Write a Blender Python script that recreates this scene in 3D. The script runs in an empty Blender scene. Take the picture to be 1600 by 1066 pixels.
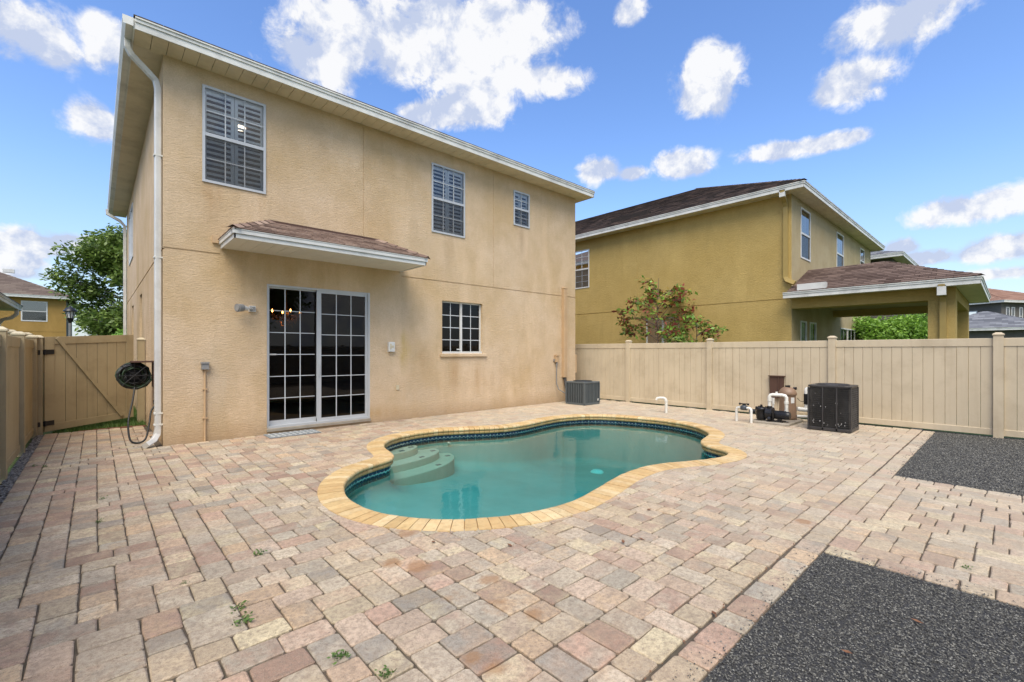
import bpy, bmesh, math, random
import numpy as np
from mathutils import Vector, Matrix, noise
random.seed(7); rng = np.random.default_rng(7)
R = math.radians
scn = bpy.context.scene
col = scn.collection

# ------------------------------------------------------------------ camera
cd = bpy.data.cameras.new('camera'); cam = bpy.data.objects.new('camera', cd); col.objects.link(cam)
cam.location = (0, 0, 1.5); cam.rotation_euler = (R(90), 0, R(47.61 - 90))
cd.lens = 16.02; cd.sensor_width = 36; cd.shift_y = 0.01; cd.clip_start = 0.05; cd.clip_end = 3000
scn.camera = cam

# ------------------------------------------------------------------ sky, sun, exposure
SUN_EL, SUN_AZ = R(56), R(224)          # azimuth counter-clockwise from +X, direction towards the sun
w = bpy.data.worlds.new('World'); scn.world = w; w.use_nodes = True
nt = w.node_tree; nt.nodes.clear()
def N(t, **k):
    n = nt.nodes.new(t)
    for a, b in k.items(): setattr(n, a, b)
    return n
def L(a, b): nt.links.new(a, b)
def MA(op, a, b=None, c=None, clamp=False):
    n = N('ShaderNodeMath', operation=op); n.use_clamp = clamp
    for i, v in enumerate((a, b, c)):
        if v is None: continue
        if isinstance(v, (int, float)): n.inputs[i].default_value = v
        else: L(v, n.inputs[i])
    return n.outputs[0]
def MIX(f, a, b):
    n = N('ShaderNodeMix', data_type='RGBA')
    for i, v in ((0, f), (6, a), (7, b)):
        if isinstance(v, (int, float)): n.inputs[i].default_value = v
        elif isinstance(v, tuple): n.inputs[i].default_value = v
        else: L(v, n.inputs[i])
    return n.outputs[2]
sky = N('ShaderNodeTexSky', sky_type='NISHITA'); sky.sun_disc = False
sky.sun_elevation = SUN_EL; sky.sun_rotation = R(90) - SUN_AZ
sky.air_density = 1.0; sky.dust_density = 1.2; sky.ozone_density = 1.0
tc = N('ShaderNodeTexCoord'); sep = N('ShaderNodeSeparateXYZ'); L(tc.outputs['Generated'], sep.inputs[0])
az = MA('ARCTAN2', sep.outputs[1], sep.outputs[0])
el = MA('ARCSINE', sep.outputs[2])
comb = N('ShaderNodeCombineXYZ'); L(az, comb.inputs[0]); L(el, comb.inputs[1])
n1 = N('ShaderNodeTexNoise'); L(tc.outputs['Generated'], n1.inputs['Vector']); n1.inputs['Scale'].default_value = 13; n1.inputs['Detail'].default_value = 10; n1.inputs['Roughness'].default_value = .66; n1.inputs['Distortion'].default_value = .25
n2 = N('ShaderNodeTexNoise'); L(tc.outputs['Generated'], n2.inputs['Vector']); n2.inputs['Scale'].default_value = 7; n2.inputs['Detail'].default_value = 4
n3 = N('ShaderNodeTexNoise'); L(tc.outputs['Generated'], n3.inputs['Vector']); n3.inputs['Scale'].default_value = 2.6; n3.inputs['Detail'].default_value = 8; n3.inputs['Roughness'].default_value = .6
CL = [(1.23, 0.534, 0.093, 0.036), (1.156, 0.577, 0.124, 0.05), (1.052, 0.576, 0.144, 0.056), (0.97, 0.611, 0.154, 0.054), (0.845, 0.611, 0.119, 0.046), (0.761, 0.536, 0.069, 0.026), (0.901, 0.546, 0.112, 0.035), (0.929, 0.485, 0.095, 0.028), (1.025, 0.473, 0.052, 0.019), (0.577, 0.625, 0.031, 0.019), (0.426, 0.498, 0.049, 0.041), (0.444, 0.479, 0.033, 0.022), (0.191, 0.448, 0.05, 0.031), (0.209, 0.432, 0.041, 0.021), (0.143, 0.506, 0.072, 0.034), (0.107, 0.512, 0.053, 0.02), (0.644, 0.372, 0.043, 0.023), (0.573, 0.362, 0.029, 0.014), (0.481, 0.367, 0.046, 0.023), (0.293, 0.363, 0.055, 0.015), (0.228, 0.36, 0.044, 0.012), (0.061, 0.217, 0.055, 0.019), (0.013, 0.224, 0.032, 0.02), (-0.013, 0.224, 0.03, 0.019), (0.023, 0.151, 0.04, 0.017), (-0.013, 0.152, 0.03, 0.015), (0.124, 0.172, 0.022, 0.014), (0.099, 0.15, 0.045, 0.012), (0.013, 0.116, 0.044, 0.009), (1.652, 0.452, 0.045, 0.035), (1.625, 0.44, 0.021, 0.021), (1.559, 0.467, 0.027, 0.028), (1.567, 0.351, 0.033, 0.025), (1.642, 0.16, 0.053, 0.023), (1.659, 0.136, 0.04, 0.02), (1.601, 0.173, 0.034, 0.01), (1.665, 0.116, 0.04, 0.009)]
best = None; under = None
for a, e, sa, se in CL:
    m = N('ShaderNodeMapping'); L(comb.outputs[0], m.inputs[0])
    k = 1.12
    m.inputs['Scale'].default_value = (1/(sa*k), 1/(se*k), 0); m.inputs['Location'].default_value = (-a/(sa*k), -e/(se*k), 0)
    ln = N('ShaderNodeVectorMath', operation='LENGTH'); L(m.outputs[0], ln.inputs[0])
    best = ln.outputs['Value'] if best is None else MA('SMOOTH_MIN', best, ln.outputs['Value'], .35)
blob = MA('SUBTRACT', 1.0, best)                                   # 1 in the middle, 0 at the rim
fr = MA('MULTIPLY_ADD', n1.outputs[0], 3.0, -1.5)
fr2 = MA('MULTIPLY_ADD', n2.outputs[0], 1.6, -.8)
d0 = MA('ADD', MA('ADD', MA('MULTIPLY', blob, 1.25), fr), fr2)
dens = MA('MULTIPLY', MA('ADD', d0, .36), 1.5, clamp=True)
dens = MA('MULTIPLY', dens, MA('MULTIPLY_ADD', best, -1.6, 3.1, clamp=True))
dens = MA('SMOOTHSTEP' if False else 'SMOOTH_MIN', MA('POWER', dens, 1.3), .96, .1)
# scattered cloud away from the camera's own quarter of the sky, of the same kind
gen = MA('MULTIPLY', MA('SUBTRACT', n3.outputs[0], .47), 7.0, clamp=True)
vd = N('ShaderNodeVectorMath', operation='DOT_PRODUCT'); L(tc.outputs['Generated'], vd.inputs[0]); vd.inputs[1].default_value = (.674, .738, 0)
away = MA('MULTIPLY', MA('SUBTRACT', .42, vd.outputs['Value']), 4.0, clamp=True)
dens = MA('MAXIMUM', dens, MA('MULTIPLY', gen, away))
# thin veil near the horizon
veil = MA('MULTIPLY', MA('SUBTRACT', .30, el), 2.6, clamp=True)
hs = N('ShaderNodeHueSaturation'); L(sky.outputs[0], hs.inputs['Color']); hs.inputs['Hue'].default_value = .509; hs.inputs['Saturation'].default_value = 1.22; hs.inputs['Value'].default_value = 1.12
base = MIX(MA('MULTIPLY', veil, .80, clamp=True), hs.outputs[0], (1.75, 2.15, 2.95, 1))
up_m = N('ShaderNodeMapping'); L(tc.outputs['Generated'], up_m.inputs[0]); up_m.inputs['Location'].default_value = (-.01, -.012, .022)
n1u = N('ShaderNodeTexNoise'); L(up_m.outputs[0], n1u.inputs['Vector']); n1u.inputs['Scale'].default_value = 16; n1u.inputs['Detail'].default_value = 5; n1u.inputs['Roughness'].default_value = .55
relief = MA('SUBTRACT', MA('ADD', n1.outputs[0], .0), n1u.outputs[0])
shv = MA('ADD', MA('MULTIPLY_ADD', n2.outputs[0], 1.6, -.28), MA('MULTIPLY', relief, 6.0), clamp=True)
shade = MIX(shv, (2.3, 2.6, 3.35, 1), (3.95, 3.95, 3.98, 1))
skyc = MIX(dens, base, shade)
bg = N('ShaderNodeBackground'); L(skyc, bg.inputs[0]); bg.inputs[1].default_value = .15
out = N('ShaderNodeOutputWorld'); L(bg.outputs[0], out.inputs[0])

sl = bpy.data.lights.new('sun', 'SUN'); sl.energy = 2.5; sl.angle = R(46); sl.color = (1.0, .925, .81)
so = bpy.data.objects.new('sun', sl); col.objects.link(so)
sd = Vector((math.cos(SUN_EL)*math.cos(SUN_AZ), math.cos(SUN_EL)*math.sin(SUN_AZ), math.sin(SUN_EL)))
so.rotation_euler = sd.to_track_quat('Z', 'Y').to_euler(); so.location = (0, -5, 20)
scn.view_settings.view_transform = 'Standard'; scn.view_settings.look = 'None'
scn.view_settings.exposure = 0.74; scn.view_settings.gamma = 1.0; scn.view_settings.use_curve_mapping = False
scn.cycles.max_bounces = 10; scn.cycles.transparent_max_bounces = 24; scn.cycles.volume_bounces = 0

# ------------------------------------------------------------------ materials
def srgb(r, g, b, k=1.0):
    f = lambda c: (c/255/12.92 if c/255 <= .04045 else ((c/255+.055)/1.055)**2.4)*k
    return (f(r), f(g), f(b), 1)
def newmat(name):
    m = bpy.data.materials.new(name); m.use_nodes = True
    t = m.node_tree; b = t.nodes['Principled BSDF']
    return m, t, b
class NT:
    def __init__(s, t): s.t = t
    def n(s, ty, **k):
        q = s.t.nodes.new(ty)
        for a, b in k.items(): setattr(q, a, b)
        return q
    def l(s, a, b): s.t.links.new(a, b)
    def set(s, sock, v):
        if isinstance(v, (int, float, tuple)): sock.default_value = v
        else: s.l(v, sock)
    def ma(s, op, a, b=None, c=None, clamp=False):
        q = s.n('ShaderNodeMath', operation=op); q.use_clamp = clamp
        for i, v in enumerate((a, b, c)):
            if v is not None: s.set(q.inputs[i], v)
        return q.outputs[0]
    def mix(s, f, a, b, blend='MIX'):
        q = s.n('ShaderNodeMix', data_type='RGBA', blend_type=blend)
        s.set(q.inputs[0], f); s.set(q.inputs[6], a); s.set(q.inputs[7], b); return q.outputs[2]
    def pos(s): return s.n('ShaderNodeNewGeometry').outputs['Position']
    def noise(s, vec, scale, detail=4, rough=.55, stretch=None):
        if stretch:
            m = s.n('ShaderNodeMapping'); s.l(vec, m.inputs[0]); m.inputs['Scale'].default_value = stretch; vec = m.outputs[0]
        q = s.n('ShaderNodeTexNoise'); s.l(vec, q.inputs['Vector']); q.inputs['Scale'].default_value = scale
        q.inputs['Detail'].default_value = detail; q.inputs['Roughness'].default_value = rough; return q.outputs[0]
    def ramp(s, v, lo, hi): 
        q = s.n('ShaderNodeMapRange'); s.set(q.inputs[0], v); q.inputs[1].default_value = lo; q.inputs[2].default_value = hi; return q.outputs[0]
    def bump(s, h, dist, strength=1.0):
        q = s.n('ShaderNodeBump'); s.l(h, q.inputs['Height']); q.inputs['Distance'].default_value = dist; q.inputs['Strength'].default_value = strength; return q.outputs[0]
def mul(c, k): return (c[0]*k, c[1]*k, c[2]*k, 1)
def mk(name, c, rough=.6, var=.12, vs=3.0, bs=60, bd=.001, metal=0.0, spec=.4, dirt=None, dirt_amt=.3, streak=0.0):
    m, t, b = newmat(name); q = NT(t); p = q.pos()
    nz = q.noise(p, vs, 5)
    cc = q.mix(q.ramp(nz, .3, .7), mul(c, 1-var), mul(c, 1+var))
    if streak:
        st = q.noise(p, 1.0, 4, stretch=(9, 9, .5)); cc = q.mix(q.ma('MULTIPLY', q.ramp(st, .5, .8), streak), cc, dirt or mul(c, .5))
    if dirt:
        dn = q.noise(p, 2.3, 6, .65); cc = q.mix(q.ma('MULTIPLY', q.ramp(dn, .48, .72), dirt_amt), cc, dirt)
    q.l(cc, b.inputs['Base Color']); b.inputs['Roughness'].default_value = rough; b.inputs['Metallic'].default_value = metal
    b.inputs['Specular IOR Level'].default_value = spec
    if bd: q.l(q.bump(q.noise(p, bs, 3), bd), b.inputs['Normal'])
    return m
def stucco(name, c, c2, ground_dirt=(.25, .15, .07, 1), stains=(), gd=.5):
    m, t, b = newmat(name); q = NT(t); p = q.pos()
    big = q.noise(p, .55, 4, .6); mid = q.noise(p, 2.4, 6, .65)
    cc = q.mix(q.ramp(big, .35, .65), c, c2)
    cc = q.mix(q.ma('MULTIPLY', q.ramp(mid, .42, .72), .38), cc, mul(c, .76))
    pale = q.noise(p, 1.3, 5, .6, stretch=(1, 1, .35)); cc = q.mix(q.ma('MULTIPLY', q.ramp(pale, .50, .70), .50), cc, mul(c2, 1.2))
    st = q.noise(p, 1.0, 5, .6, stretch=(5, 5, .45)); cc = q.mix(q.ma('MULTIPLY', q.ramp(st, .55, .8), .22), cc, mul(c, .62))
    sp = q.n('ShaderNodeSeparateXYZ'); q.l(p, sp.inputs[0])
    lo = q.ma('MULTIPLY', q.ma('SUBTRACT', 1.0, q.ramp(q.ma('ADD', sp.outputs[2], q.ma('MULTIPLY', mid, .35)), .14, .52)), gd, clamp=True)
    cc = q.mix(lo, cc, ground_dirt)
    for (sx, sz, wx, wz, sc, am) in stains:       # run-off stains under sills and fixtures, and broader tone patches, on the back wall
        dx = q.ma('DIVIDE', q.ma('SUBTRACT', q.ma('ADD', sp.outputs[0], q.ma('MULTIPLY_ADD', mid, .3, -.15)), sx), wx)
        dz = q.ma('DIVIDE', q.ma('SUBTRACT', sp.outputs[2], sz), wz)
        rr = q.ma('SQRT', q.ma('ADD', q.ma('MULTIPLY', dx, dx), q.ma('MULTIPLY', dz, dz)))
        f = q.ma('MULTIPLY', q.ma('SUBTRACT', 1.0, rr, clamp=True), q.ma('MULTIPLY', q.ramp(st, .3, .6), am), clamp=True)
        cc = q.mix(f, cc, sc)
    fine = q.noise(p, 42, 6, .72, stretch=(1, 1, 1.5)); vor = q.noise(p, 15, 6, .7, stretch=(1, 1, 2.6))
    cc = q.mix(q.ma('MULTIPLY', q.ramp(fine, .42, .66), .34), cc, mul(c, .58)); cc = q.mix(q.ma('MULTIPLY', q.ramp(vor, .52, .72), .20), cc, mul(c2, 1.12))
    q.l(cc, b.inputs['Base Color']); b.inputs['Roughness'].default_value = .95; b.inputs['Specular IOR Level'].default_value = .12
    h = q.ma('ADD', q.ma('MULTIPLY', fine, .7), q.ma('MULTIPLY', vor, .8)); q.l(q.bump(h, .018, 1.0), b.inputs['Normal'])
    return m
BEIGE = srgb(210, 182, 140, .90); BEIGE2 = srgb(226, 202, 170, .90)
ORST = (.42, .24, .10, 1)
M = {}
M['stucco'] = stucco('stucco_beige', BEIGE, BEIGE2, (.30, .18, .09, 1),
    stains=((1.45, 4.1, .16, .5, ORST, .8), (2.2, 4.1, .10, .35, ORST, .6), (2.0, 3.9, .10, .6, (.36, .25, .12, 1), .6), (5.05, 1.5, .16, .55, (.52, .36, .07, 1), .9), (5.6, 1.3, .2, .5, ORST, .5),
            (6.4, 1.0, .2, .6, ORST, .55), (7.1, .9, .14, .6, ORST, .6), (6.2, 4.0, .2, .7, (.40, .28, .17, 1), .6), (8.6, 4.6, .2, .7, (.38, .26, .16, 1), .6), (4.4, .2, 1.2, .2, (.50, .31, .12, 1), .5),
            (3.0, 2.95, 1.9, .45, srgb(200, 160, 92, .8), .35), (7.3, .8, 1.3, .6, ORST, .18), (5.3, .5, .9, .5, srgb(225, 205, 175, .8), .6), (1.5, .9, .4, .9, srgb(200, 190, 165, .8), .5)))  # first entry: wide, darker golden patch on the wall under the canopy
M['olive'] = stucco('stucco_olive', srgb(206, 177, 108, .76), srgb(212, 184, 118, .76))
M['olive_grey'] = stucco('stucco_greyish_olive', srgb(200, 180, 136, .72), srgb(208, 192, 154, .72))  # greyer olive for the wall facing -Y and the porch ceiling
M['ochre'] = stucco('stucco_ochre', srgb(200, 162, 92, .62), srgb(206, 166, 98, .62))
M['dkgrey'] = stucco('stucco_grey', srgb(120, 116, 108, .7), srgb(128, 124, 116, .7))
M['white'] = mk('white_trim', srgb(226, 226, 220, .82), .45, .06, dirt=srgb(150, 145, 130, .8), dirt_amt=.35)
M['alu'] = mk('aluminium_frame', srgb(205, 208, 208, .8), .38, .05, metal=.15)
M['muntin'] = mk('white_muntin', srgb(215, 218, 218, .8), .4, .04)
M['soffit'] = mk('soffit_vinyl', srgb(232, 218, 186, .82), .6, .06, dirt=srgb(150, 130, 90, .7), dirt_amt=.3)
M['soffit_w'] = mk('soffit_white', srgb(232, 228, 216, .82), .6, .05)
M['gutterb'] = mk('downspout_beige', srgb(204, 172, 132, .8), .5, .07)
M['gutterol'] = mk('downspout_olive', srgb(186, 160, 92, .68), .5, .07)
M['fasciag'] = mk('fascia_faded', srgb(228, 228, 220, .85), .5, .1, dirt=srgb(120, 118, 110, .8), dirt_amt=.35)
M['fence'] = mk('vinyl_fence_tan', srgb(212, 196, 166, .84), .5, .05, vs=1.2, bs=30, bd=.0006, dirt=srgb(150, 128, 94, .8), dirt_amt=.28, streak=.2)
M['fence_l'] = mk('vinyl_fence_weathered', srgb(188, 170, 132, .74), .5, .06, vs=1.2, bs=30, bd=.0006, dirt=srgb(120, 104, 74, .8), dirt_amt=.35, streak=.3)
M['cap'] = mk('vinyl_cap', srgb(214, 202, 170, .82), .5, .06, dirt=srgb(110, 110, 80, .8), dirt_amt=.35)
M['shadowgap'] = mk('joint_dark', (.03, .027, .022, 1), .9, .1)
M['black'] = mk('black_plastic', (.012, .012, .013, 1), .35, .3, bs=80)
M['dkplastic'] = mk('grey_plastic', (.06, .07, .08, 1), .4, .2)
M['pvc'] = mk('white_pvc', srgb(232, 230, 220, .85), .35, .05, dirt=srgb(170, 160, 130, .8), dirt_amt=.3)
M['tanplastic'] = mk('tan_plastic', srgb(150, 122, 98, .75), .45, .06, dirt=srgb(90, 70, 52), dirt_amt=.3)
M['brown'] = mk('brown_metal', srgb(82, 58, 46), .6, .15)
M['concrete'] = mk('concrete', srgb(178, 168, 150, .7), .9, .15, vs=5, bs=90, bd=.003, dirt=srgb(110, 98, 80), dirt_amt=.4)
M['acgrey'] = mk('ac_grey_metal', srgb(98, 106, 108, .8), .45, .08, dirt=srgb(60, 62, 62), dirt_amt=.3)
M['acdark'] = mk('ac_coil_dark', (.02, .024, .026, 1), .6, .2)
M['acblack'] = mk('ac_black_metal', (.045, .042, .04, 1), .42, .3, dirt=(.11, .105, .10, 1), dirt_amt=.4)
M['accoil'] = mk('ac_black_fins', (.075, .068, .06, 1), .55, .35, vs=9, dirt=(.20, .185, .165, 1), dirt_amt=.5)
M['acspeck'] = mk('pale_scuff', (.35, .34, .32, 1), .7, .2)
M['copper'] = mk('insulated_line', (.05, .045, .04, 1), .7, .2)
M['greyconduit'] = mk('grey_conduit', (.22, .22, .21, 1), .5, .1)
M['hose'] = mk('black_hose', (.012, .014, .014, 1), .4, .3)
M['hosegreen'] = mk('green_hose', (.03, .06, .03, 1), .5, .3)
M['bark'] = mk('bark', (.16, .12, .09, 1), .9, .3, vs=8, bs=40, bd=.01)
M['barkpale'] = mk('pale_bark', (.34, .32, .28, 1), .9, .25, vs=8, bs=40, bd=.01)
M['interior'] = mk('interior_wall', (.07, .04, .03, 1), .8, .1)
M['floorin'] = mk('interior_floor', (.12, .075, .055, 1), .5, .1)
M['shutter'] = mk('white_shutter', srgb(246, 246, 242, .95), .45, .03)
M['blind'] = mk('white_blind', srgb(225, 225, 220, .85), .6, .03)
M['post'] = mk('grey_post', (.20, .21, .20, 1), .5, .1)
M['opal'] = mk('opal_glass', (.7, .72, .7, 1), .3, .02)
M['brick'] = mk('red_brick', (.20, .08, .05, 1), .9, .2)
def glassy(name, ior=1.6, tint=(1, 1, 1, 1), rough=0.0, gcol=(1, 1, 1, 1)):
    m, t, b = newmat(name); t.nodes.remove(b); q = NT(t)
    fz = q.n('ShaderNodeFresnel'); fz.inputs[0].default_value = ior
    tr = q.n('ShaderNodeBsdfTransparent'); tr.inputs[0].default_value = tint
    gl = q.n('ShaderNodeBsdfGlossy'); gl.inputs['Roughness'].default_value = rough; gl.inputs['Color'].default_value = gcol
    mx = q.n('ShaderNodeMixShader'); q.l(fz.outputs[0], mx.inputs[0]); q.l(tr.outputs[0], mx.inputs[1]); q.l(gl.outputs[0], mx.inputs[2])
    q.l(mx.outputs[0], t.nodes['Material Output'].inputs[0]); return m
M['glass'] = glassy('window_glass', 1.75, (.98, .99, .99, 1))
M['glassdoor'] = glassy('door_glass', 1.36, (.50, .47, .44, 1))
M['glassfar'] = glassy('far_window_glass', 2.2, (.6, .65, .68, 1))
def screenmat():
    m, t, b = newmat('insect_screen'); q = NT(t)
    b.inputs['Base Color'].default_value = (.03, .032, .034, 1); b.inputs['Roughness'].default_value = .8
    tr = q.n('ShaderNodeBsdfTransparent'); mx = q.n('ShaderNodeMixShader'); mx.inputs[0].default_value = .34
    q.l(tr.outputs[0], mx.inputs[1]); q.l(b.outputs[0], mx.inputs[2]); q.l(mx.outputs[0], t.nodes['Material Output'].inputs[0]); return m
M['screen'] = screenmat()
def emis(name, c, s):
    m, t, b = newmat(name); b.inputs['Emission Color'].default_value = c; b.inputs['Emission Strength'].default_value = s; b.inputs['Base Color'].default_value = c; return m
M['bulb'] = emis('warm_bulb', (1, .42, .10, 1), 16)
M['lamp_int'] = emis('ceiling_lamp', (1, .85, .65, 1), 2.2)
def crystal():
    m, t, b = newmat('amber_crystal'); b.inputs['Base Color'].default_value = (.5, .25, .08, 1); b.inputs['Roughness'].default_value = .15; b.inputs['Metallic'].default_value = .6; return m
M['crystal'] = crystal()
def shinglemat(name, cols, pitch=.14, wdt=.3):
    m, t, b = newmat(name); q = NT(t); p = q.pos()
    at = q.n('ShaderNodeAttribute', attribute_name='tone'); 
    n1 = q.noise(p, 3, 4); fine = q.noise(p, 120, 2)
    v = q.ma('ADD', q.ma('MULTIPLY', at.outputs['Fac'], .75), q.ma('MULTIPLY', q.noise(p, 9, 3), .3))
    cr = q.n('ShaderNodeValToRGB'); q.l(v, cr.inputs[0])
    cr.color_ramp.elements[0].color = cols[0]; cr.color_ramp.elements[0].position = .1
    cr.color_ramp.elements[1].color = cols[2]; cr.color_ramp.elements[1].position = .9
    e = cr.color_ramp.elements.new(.5); e.color = cols[1]
    cc = q.mix(q.ma('MULTIPLY', q.ramp(fine, .4, .6), .3), cr.outputs[0], mul(cols[0], .6))
    q.l(cc, b.inputs['Base Color']); b.inputs['Roughness'].default_value = .95; b.inputs['Specular IOR Level'].default_value = .1
    q.l(q.bump(fine, .003), b.inputs['Normal']); return m
M['shingle_pink'] = shinglemat('shingle_faded_red', (srgb(112, 94, 84), srgb(150, 128, 114, .9), srgb(178, 156, 140, .9)))
M['shingle_brown'] = shinglemat('shingle_brown', (srgb(82, 67, 60), srgb(106, 90, 82), srgb(126, 108, 98)))
M['shingle_dark'] = shinglemat('shingle_dark_brown', (srgb(52, 48, 46), srgb(82, 72, 67), srgb(116, 98, 88)))
M['shingle_far'] = shinglemat('shingle_grey_brown', (srgb(96, 84, 76), srgb(110, 97, 88), srgb(122, 110, 98)))
M['shingle_grey'] = shinglemat('shingle_grey', (srgb(96, 98, 102), srgb(120, 122, 126), srgb(140, 142, 144)))
M['shingle_tan'] = shinglemat('shingle_tan', (srgb(128, 98, 82), srgb(148, 116, 98), srgb(165, 134, 116)))
def paver_mat():
    m, t, b = newmat('paver_concrete'); q = NT(t); p = q.pos()
    a = q.n('ShaderNodeAttribute', attribute_name='tone'); a2 = q.n('ShaderNodeAttribute', attribute_name='tone2')
    dv = q.n('ShaderNodeVectorMath', operation='ADD'); q.l(p, dv.inputs[0])
    sc = q.n('ShaderNodeVectorMath', operation='SCALE'); q.l(a.outputs['Color'], sc.inputs[0]); sc.inputs['Scale'].default_value = 40; q.l(sc.outputs[0], dv.inputs[1])
    nb = q.noise(dv.outputs[0], 6.5, 5, .62); cc = q.mix(q.ramp(nb, .42, .62), a.outputs['Color'], a2.outputs['Color'])
    mid = q.noise(p, 34, 5, .7); fine = q.noise(p, 260, 3, .6)
    cc = q.mix(q.ma('MULTIPLY', q.ramp(mid, .44, .64), .62), cc, (.21, .16, .115, 1), 'MIX')
    cc = q.mix(q.ma('MULTIPLY', q.ramp(fine, .52, .68), .5), cc, (.50, .45, .37, 1))
    cc = q.mix(q.ma('MULTIPLY', q.ramp(fine, .46, .33), .5), cc, (.12, .10, .085, 1))
    pit = q.noise(p, 90, 2, .5); cc = q.mix(q.ma('MULTIPLY', q.ramp(pit, .40, .30), .5), cc, (.13, .10, .08, 1))
    sp = q.n('ShaderNodeSeparateXYZ'); q.l(p, sp.inputs[0])
    # big weathering patches, warm pink by the door; separately, a blend to paler along X
    big = q.noise(p, .6, 3, .5); cc = q.mix(q.ma('MULTIPLY', q.ramp(big, .45, .7), .18), cc, srgb(212, 168, 132, .8))
    blot = q.noise(p, 6.5, 6, .72); cc = q.mix(q.ma('MULTIPLY', q.ramp(blot, .48, .72), .52), cc, (.22, .17, .125, 1))
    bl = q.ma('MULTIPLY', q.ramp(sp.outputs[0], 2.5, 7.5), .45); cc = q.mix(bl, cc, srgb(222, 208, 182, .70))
    grime = q.noise(p, 1.7, 6, .7); cc = q.mix(q.ma('MULTIPLY', q.ramp(grime, .55, .8), .3), cc, (.22, .17, .12, 1))
    # rust and leaf-tannin splotches
    rn = q.noise(p, 11, 4, .62)
    tot = None
    for (rx, ry, rr, am) in ((1.9, 3.377, .16, 1), (1.546, 2.957, .14, 1), (1.665, 2.784, .16, 1), (1.914, 2.315, .13, .9), (1.846, 1.833, .12, .8), (1.396, 1.641, .12, .8), (1.37, 1.78, .14, .7), (4.602, 1.236, .12, 1), (1.6, 2.3, .25, .5), (1.75, 2.05, .2, .6)):
        dx = q.ma('SUBTRACT', sp.outputs[0], rx); dy = q.ma('SUBTRACT', sp.outputs[1], ry)
        d = q.ma('SQRT', q.ma('ADD', q.ma('MULTIPLY', dx, dx), q.ma('MULTIPLY', dy, dy)))
        v = q.ma('MULTIPLY', q.ma('SUBTRACT', 1.0, q.ma('DIVIDE', d, rr), clamp=True), am)
        tot = v if tot is None else q.ma('MAXIMUM', tot, v)
    f = q.ma('MULTIPLY', q.ma('SUBTRACT', q.ma('ADD', tot, q.ma('MULTIPLY', rn, .9)), .80), 3.5, clamp=True)
    f = q.ma('MULTIPLY', f, q.ramp(tot, 0, .12)); cc = q.mix(q.ma('MULTIPLY', f, .62), cc, (.30, .16, .07, 1))
    q.l(cc, b.inputs['Base Color']); b.inputs['Roughness'].default_value = .9; b.inputs['Specular IOR Level'].default_value = .2
    h = q.ma('ADD', q.ma('MULTIPLY', mid, .8), q.ma('ADD', q.ma('MULTIPLY', fine, .35), q.ma('MULTIPLY', q.noise(p, 9, 3), 1.2)))
    q.l(q.bump(h, .008), b.inputs['Normal']); return m
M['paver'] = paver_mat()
def coping_mat():
    m, t, b = newmat('coping_brick'); q = NT(t); p = q.pos(); a = q.n('ShaderNodeAttribute', attribute_name='tone')
    mid = q.noise(p, 12, 5, .6); fine = q.noise(p, 180, 3, .6)
    cc = q.mix(q.ma('MULTIPLY', q.ramp(mid, .4, .72), .45), a.outputs['Color'], srgb(200, 152, 92, .8))
    cc = q.mix(q.ma('MULTIPLY', q.ramp(fine, .55, .7), .3), cc, (.55, .5, .4, 1))
    al = q.noise(p, 3.5, 5, .7); cc = q.mix(q.ma('MULTIPLY', q.ramp(al, .50, .72), .45), cc, srgb(168, 138, 88, .8)); gy = q.noise(p, 26, 5, .7); cc = q.mix(q.ma('MULTIPLY', q.ramp(gy, .52, .7), .4), cc, srgb(150, 122, 84, .8))
    # lower roll painted darker olive: shade under the nose put into the colour
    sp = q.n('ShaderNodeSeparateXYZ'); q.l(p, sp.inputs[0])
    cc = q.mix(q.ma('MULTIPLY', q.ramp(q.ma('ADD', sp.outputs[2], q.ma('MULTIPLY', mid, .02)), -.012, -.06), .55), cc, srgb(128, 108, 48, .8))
    q.l(cc, b.inputs['Base Color']); b.inputs['Roughness'].default_value = .75
    q.l(q.bump(q.ma('ADD', mid, q.ma('MULTIPLY', fine, .3)), .003), b.inputs['Normal']); return m
M['coping'] = coping_mat()
def tile_mat():
    m, t, b = newmat('waterline_tile'); q = NT(t)
    uv = q.n('ShaderNodeUVMap'); sp = q.n('ShaderNodeSeparateXYZ'); q.l(uv.outputs[0], sp.inputs[0])
    p = q.pos(); v = q.noise(p, 14, 3)
    cc = q.mix(q.ramp(v, .35, .65), (.008, .018, .04, 1), (.018, .045, .08, 1))
    wv = q.ma('ABSOLUTE', q.ma('SUBTRACT', q.ma('FRACT', q.ma('MULTIPLY', sp.outputs[0], 2.0)), .5))
    dd = q.ma('ABSOLUTE', q.ma('SUBTRACT', q.ma('ADD', q.ma('MULTIPLY', wv, .36), .50), sp.outputs[1]))
    f = q.ma('LESS_THAN', dd, .075); cc = q.mix(f, cc, (.20, .26, .28, 1))
    q.l(cc, b.inputs['Base Color']); b.inputs['Roughness'].default_value = .15; return m
M['tile'] = tile_mat()
M['grout'] = mk('grout', (.10, .11, .11, 1), .8, .2)
M['plaster'] = mk('pool_plaster', (.20, .42, .40, 1), .8, .08, vs=1.6, bs=60, bd=.001, dirt=(.15, .33, .31, 1), dirt_amt=.35)
M['plaster_step'] = mk('step_plaster', (.40, .46, .38, 1), .8, .07, vs=3, dirt=(.28, .34, .27, 1), dirt_amt=.35)
M['stepmark'] = mk('step_mark', (.02, .06, .10, 1), .4, .1)
M['drainw'] = mk('drain_cover', (.75, .95, .92, 1), .5, .03)
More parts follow.
